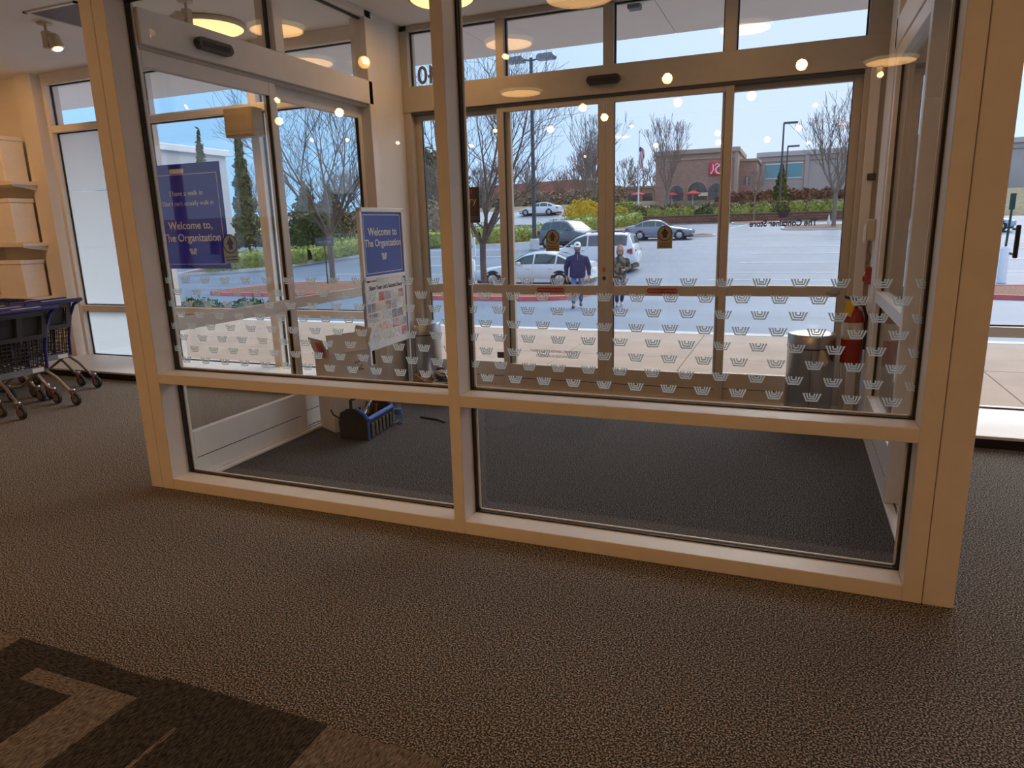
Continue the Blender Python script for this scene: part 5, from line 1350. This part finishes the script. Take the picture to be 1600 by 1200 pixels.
# ================================================================== PEOPLE
SKIN=mat('skin',(.60,.33,.23),rough=.55,noise=.04,nscale=30)
def skin_mesh(name,verts,edges,radii,m,parent,root=0,sub=2):
    me=bpy.data.meshes.new(name); me.from_pydata([tuple(v) for v in verts],edges,[]); me.update()
    o=bpy.data.objects.new(name,me); COL.objects.link(o)
    md=o.modifiers.new('skin','SKIN'); md.use_smooth_shade=True; md.branch_smoothing=.4
    for i,v in enumerate(me.skin_vertices[0].data):
        r=radii[i]; v.radius=(r,r) if not hasattr(r,'__len__') else r
        v.use_root=(i==root)
    o.modifiers.new('sub','SUBSURF').levels=sub
    o.modifiers['sub'].render_levels=sub
    dg=bpy.context.evaluated_depsgraph_get()
    nm=bpy.data.meshes.new_from_object(o.evaluated_get(dg)); nm.name=name
    bpy.data.objects.remove(o); bpy.data.meshes.remove(me)
    nm.materials.clear(); nm.materials.append(m); smoothme(nm,1.2)
    q=bpy.data.objects.new(name,nm); COL.objects.link(q); q.parent=parent
    return q
def chain(pts,rad,V,E,R,start=None):
    """append a chain of joints; returns index of last"""
    prev=start
    for p,r in zip(pts,rad):
        V.append(Vector(p)); R.append(r); i=len(V)-1
        if prev is not None: E.append((prev,i))
        prev=i
    return prev
def person(label,loc,rz,H,build,top,topm,legm,shoem,legs,arms,hair,pose_head=0.0,hold=None):
    """figure facing -Y, joints scaled to height H; legs/arms: per side joint lists (hip,knee,ankle,toe) / (shoulder,elbow,wrist,palm,fingers dir)"""
    k=H/1.8; e=empty('person',loc,rz,label,'person')
    S_=lambda p: Vector(p)*k
    V,E,R=[],[],[]
    pel=chain([S_((0,0,.96))],[.105*k],V,E,R)
    ch=chain([S_((0,-.01,1.12)),S_((0,-.01,1.30)),S_((0,0,1.43))],[.105*k,.10*k,.07*k],V,E,R,pel)
    nk=chain([S_((0,-.012,1.52)),S_((0,-.03,1.585)),S_((0,-.035,1.655)),S_((0,-.025,1.73)),S_((0,-.02,1.785))],[.055*k,(.068*k,.075*k),(.077*k,.095*k),(.078*k,.09*k),(.045*k,.05*k)],V,E,R,ch)
    handroots=[]
    for sd,a in arms.items():
        s=1 if sd=='L' else -1
        w_=chain([S_(p) for p in a['j']],[.05*k,.042*k,.034*k,.032*k],V,E,R,ch)
        # palm and five fingers
        base=S_(a['j'][-1]); d=Vector(a['hand']).normalized(); side=Vector(a['side']).normalized(); curl=Vector(a['curl']).normalized()
        pm=chain([base+d*.045*k],[(.036*k,.020*k)],V,E,R,w_)
        for fi,(off,ln) in enumerate(((-.030,.062),(-.010,.072),(.010,.068),(.028,.054))):
            b0=base+d*.085*k+side*off*k
            chain([b0,b0+d*ln*.5*k+curl*.012*k,b0+d*ln*.8*k+curl*.036*k],[.0095*k,.0085*k,.0075*k],V,E,R,pm)
        t0=base+d*.03*k-side*.036*k
        chain([t0,t0+d*.035*k-side*.02*k+curl*.01*k,t0+d*.06*k-side*.018*k+curl*.025*k],[.012*k,.0105*k,.009*k],V,E,R,pm)
    for l in legs: chain([S_(p) for p in l],[.075*k,.055*k,.04*k,.035*k],V,E,R,pel)
    body=skin_mesh('body',V,E,R,SKIN,e,0,1)
    # face: eyes, nose, mouth, ears
    for s in (1,-1):
        MB().lathe([(.004,-.012),(.014,-.006),(.014,.004),(.006,.008)],S_((s*.034,-.122,1.668)),8,'y').build('eye',BLKT,body)
        MB().lathe([(.006,-.012),(.022,-.008),(.026,.006),(.01,.014)],S_((s*.083,-.02,1.65)),8,'x').build('ear',SKIN,body)
    MB().prism([(-.016,1.612),(.016,1.612),(.010,1.64),(.006,1.675),(-.006,1.675),(-.010,1.64)],-.150,-.10).xform(Matrix.Diagonal((k,k,k,1))).build('nose',SKIN,body)
    MB().box(-.026,.026,-.128,-.11,1.582,1.592).xform(Matrix.Diagonal((k,k,k,1))).build('mouth',mat('lips',(.40,.14,.12),rough=.5,noise=.05,nscale=30),body)
    # top garment
    gb_=MB(); nn=20
    rings=[(.85,.18,.145),(.865,.19,.155),(.92,.195,.165),(1.05,.19,.168),(1.18,.192,.165),(1.30,.20,.15),(1.385,.205,.125),(1.435,.165,.105),(1.475,.10,.085),(1.50,.076,.076),(1.55,.074,.074)]
    for (z,a_,b_) in rings:
        for q in range(nn):
            t_=2*PI*q/nn; gb_.v.append(tuple(S_((a_*build*math.cos(t_) if z<1.45 else a_*math.cos(t_),b_*(build if z<1.3 else 1)*math.sin(t_)-.01,z))))
    for r_ in range(len(rings)-1):
        for q in range(nn): gb_.f.append((r_*nn+q,r_*nn+(q+1)%nn,(r_+1)*nn+(q+1)%nn,(r_+1)*nn+q))
    gb_.f.append(tuple(range(nn))[::-1])
    for sd,a in arms.items():
        j=[S_(p) for p in a['j']]
        ins=Vector((-j[0].x*.35,0,.0))
        gb_.tube([j[0]+ins,j[0]+Vector((0,0,-.03*k)),(j[0]+j[1])/2,j[1],(j[1]+j[2])/2,j[2]+(j[1]-j[2])*.06],[.07*k,.078*k*build,.07*k*build,.064*k*build,.056*k,.048*k],12)
    g=gb_.build(top,topm,e,smooth=True)
    MB().tube([tuple(S_((0,-.185*build,1.34))),tuple(S_((0,-.118,1.50)))],.008*k,5).build('zip',GREYINK,g)
    # trousers
    V,E,R=[],[],[]
    pb=chain([S_((0,0,.95))],[.125*k],V,E,R)
    for l in legs:
        j=[S_(p) for p in l]; chain([j[0],j[1],j[2]+Vector((0,0,.015))],[.092*k,.076*k,.062*k],V,E,R,pb)
    skin_mesh('trousers',V,E,R,legm,e,0,1)
    for l in legs:
        a=S_(l[2]); t=S_(l[3]); d=(t-a); d.z=0; d=d.normalized() if d.length>1e-4 else Vector((0,-1,0)); zb_=min(a.z,t.z)-.045*k
        V,E,R=[],[],[]
        c_=chain([a+Vector((0,0,-.02*k))],[.05*k],V,E,R); chain([a-d*.05*k+Vector((0,0,-.05*k))],[.042*k],V,E,R,c_); chain([a+d*.10*k+Vector((0,0,-.055*k)),t+d*.06*k+Vector((0,0,-.01*k))],[.046*k,.036*k],V,E,R,c_)
        sh_=skin_mesh('shoe',V,E,R,shoem,e,0,1)
    if hair=='cap':
        c=MB().lathe([(.098,1.695),(.102,1.72),(.094,1.77),(.062,1.812),(.01,1.825)],(0,-.02,0),20); c.xform(Matrix.Diagonal((k,k*1.08,k,1))); cp=c.build('cap',WHITEP,e,smooth=True)
        MB().add([tuple(S_(p)) for p in ((-.08,-.10,1.70),(.08,-.10,1.70),(.07,-.20,1.685),(0,-.215,1.685),(-.07,-.20,1.685),(-.08,-.10,1.712),(.08,-.10,1.712),(.07,-.20,1.695),(0,-.215,1.695),(-.07,-.20,1.695))],[(0,1,2,3,4),(9,8,7,6,5),(0,5,6,1),(1,6,7,2),(2,7,8,3),(3,8,9,4),(4,9,5,0)]).build('cap_brim',WHITEP,cp)
        MB().box(-.03,.03,-.135,-.122,1.73,1.765).xform(Matrix.Diagonal((k,k,k,1))).build('cap_badge',INK,cp)
        V,E,R=[],[],[]; q=chain([S_((0,-.095,1.565))],[.04*k],V,E,R); chain([S_((.05,-.07,1.60)),S_((.07,-.03,1.65))],[.03*k,.018*k],V,E,R,q); chain([S_((-.05,-.07,1.60)),S_((-.07,-.03,1.65))],[.03*k,.018*k],V,E,R,q)
        skin_mesh('beard',V,E,R,mat('grey_brown_beard',(.16,.09,.06),rough=.8,noise=.2,nscale=40),e,0,1)
        MB().lathe([(.094,1.61),(.099,1.65),(.10,1.70)],(0,.0,0),18).xform(Matrix.Diagonal((k*.92,k,k,1))).xform(Matrix.Translation((0,.05,0))).build('hair',MATS['grey_brown_beard'],e,smooth=True)
    else:
        c=MB().lathe([(.095,1.62),(.104,1.68),(.105,1.73),(.092,1.78),(.055,1.82),(.01,1.83)],(0,.018,0),20); c.xform(Matrix.Diagonal((k*.92,k*1.02,k,1)))
        c.tube([S_((.06,.03,1.70)),S_((.08,.02,1.62)),S_((.07,.03,1.53))],[.04*k,.036*k,.02*k],8).tube([S_((-.06,.03,1.70)),S_((-.08,.02,1.62)),S_((-.07,.03,1.53))],[.04*k,.036*k,.02*k],8)
        c.build('hair',mat('blond_hair',(.36,.22,.10),rough=.6,noise=.15,nscale=30),e,smooth=True)
    return e
NAVY=mat('navy_fleece',(.028,.030,.105),rough=.85,noise=.15,nscale=14)
DENIM=mat('mid_blue_denim',(.11,.20,.38),rough=.8,noise=.2,nscale=18)
DENIMD=mat('dark_blue_denim',(.03,.05,.12),rough=.8,noise=.2,nscale=18)
CAMO=mat('camouflage_cloth',(.045,.045,.03),col2=(.26,.21,.14),rough=.85,nscale=9,detail=5,thresh=(.45,.58))
SHOE=mat('olive_shoe',(.12,.11,.08),rough=.6,noise=.2,nscale=14)
SHOE2=mat('white_tan_shoe',(.60,.55,.48),rough=.6,noise=.2,nscale=14)
yM=18.75
person('man in white cap, navy pullover and jeans walking toward the doors',(-5.55,yM,gz(yM)),.28,1.80,1.15,'pullover',NAVY,DENIM,SHOE,
    [((.10,-.0,.93),(.10,-.02,.50),(.09,.14,.13),(.09,.05,.06)),((-.10,0,.93),(-.11,-.12,.50),(-.11,-.20,.10),(-.13,-.34,.085))],
    {'L':dict(j=[(.225,0,1.385),(.315,.03,1.12),(.325,-.08,.89),(.32,-.10,.85)],hand=(0,-.2,-1),side=(0,-1,0),curl=(-1,0,0)),
     'R':dict(j=[(-.225,0,1.385),(-.315,.06,1.12),(-.31,.03,.88),(-.305,.03,.84)],hand=(.1,-.1,-1),side=(0,-1,0),curl=(1,0,0))},'cap')
yW=19.4
wm=person('woman in camouflage jacket holding a phone, walking beside the man',(-4.50,yW,gz(yW)),.25,1.70,.93,'jacket',CAMO,DENIMD,SHOE2,
    [((.09,0,.93),(.09,-.03,.50),(.06,.10,.11),(.06,.0,.06)),((-.09,0,.93),(-.09,-.10,.51),(-.08,-.14,.10),(-.08,-.28,.085))],
    {'L':dict(j=[(.21,0,1.40),(.29,.04,1.15),(.13,-.20,1.10),(.09,-.24,1.10)],hand=(-1,-.5,.0),side=(0,0,1),curl=(0,1,0)),
     'R':dict(j=[(-.21,0,1.40),(-.28,.06,1.15),(-.22,-.12,.98),(-.20,-.16,.97)],hand=(.4,-1,-.1),side=(0,0,-1),curl=(1,0,0))},'hair')
ph=empty('phone',(-4.50,yW,gz(yW)),.25,'dark phone held at the waist by the woman in camouflage','phone')
MB().bbox(-.035,.035,-.345,-.335,1.00,1.13,.006).build('phone_case',BLKPL,ph)
MB().box(-.03,.03,-.334,-.333,1.01,1.12).build('screen',DGLS,ph)
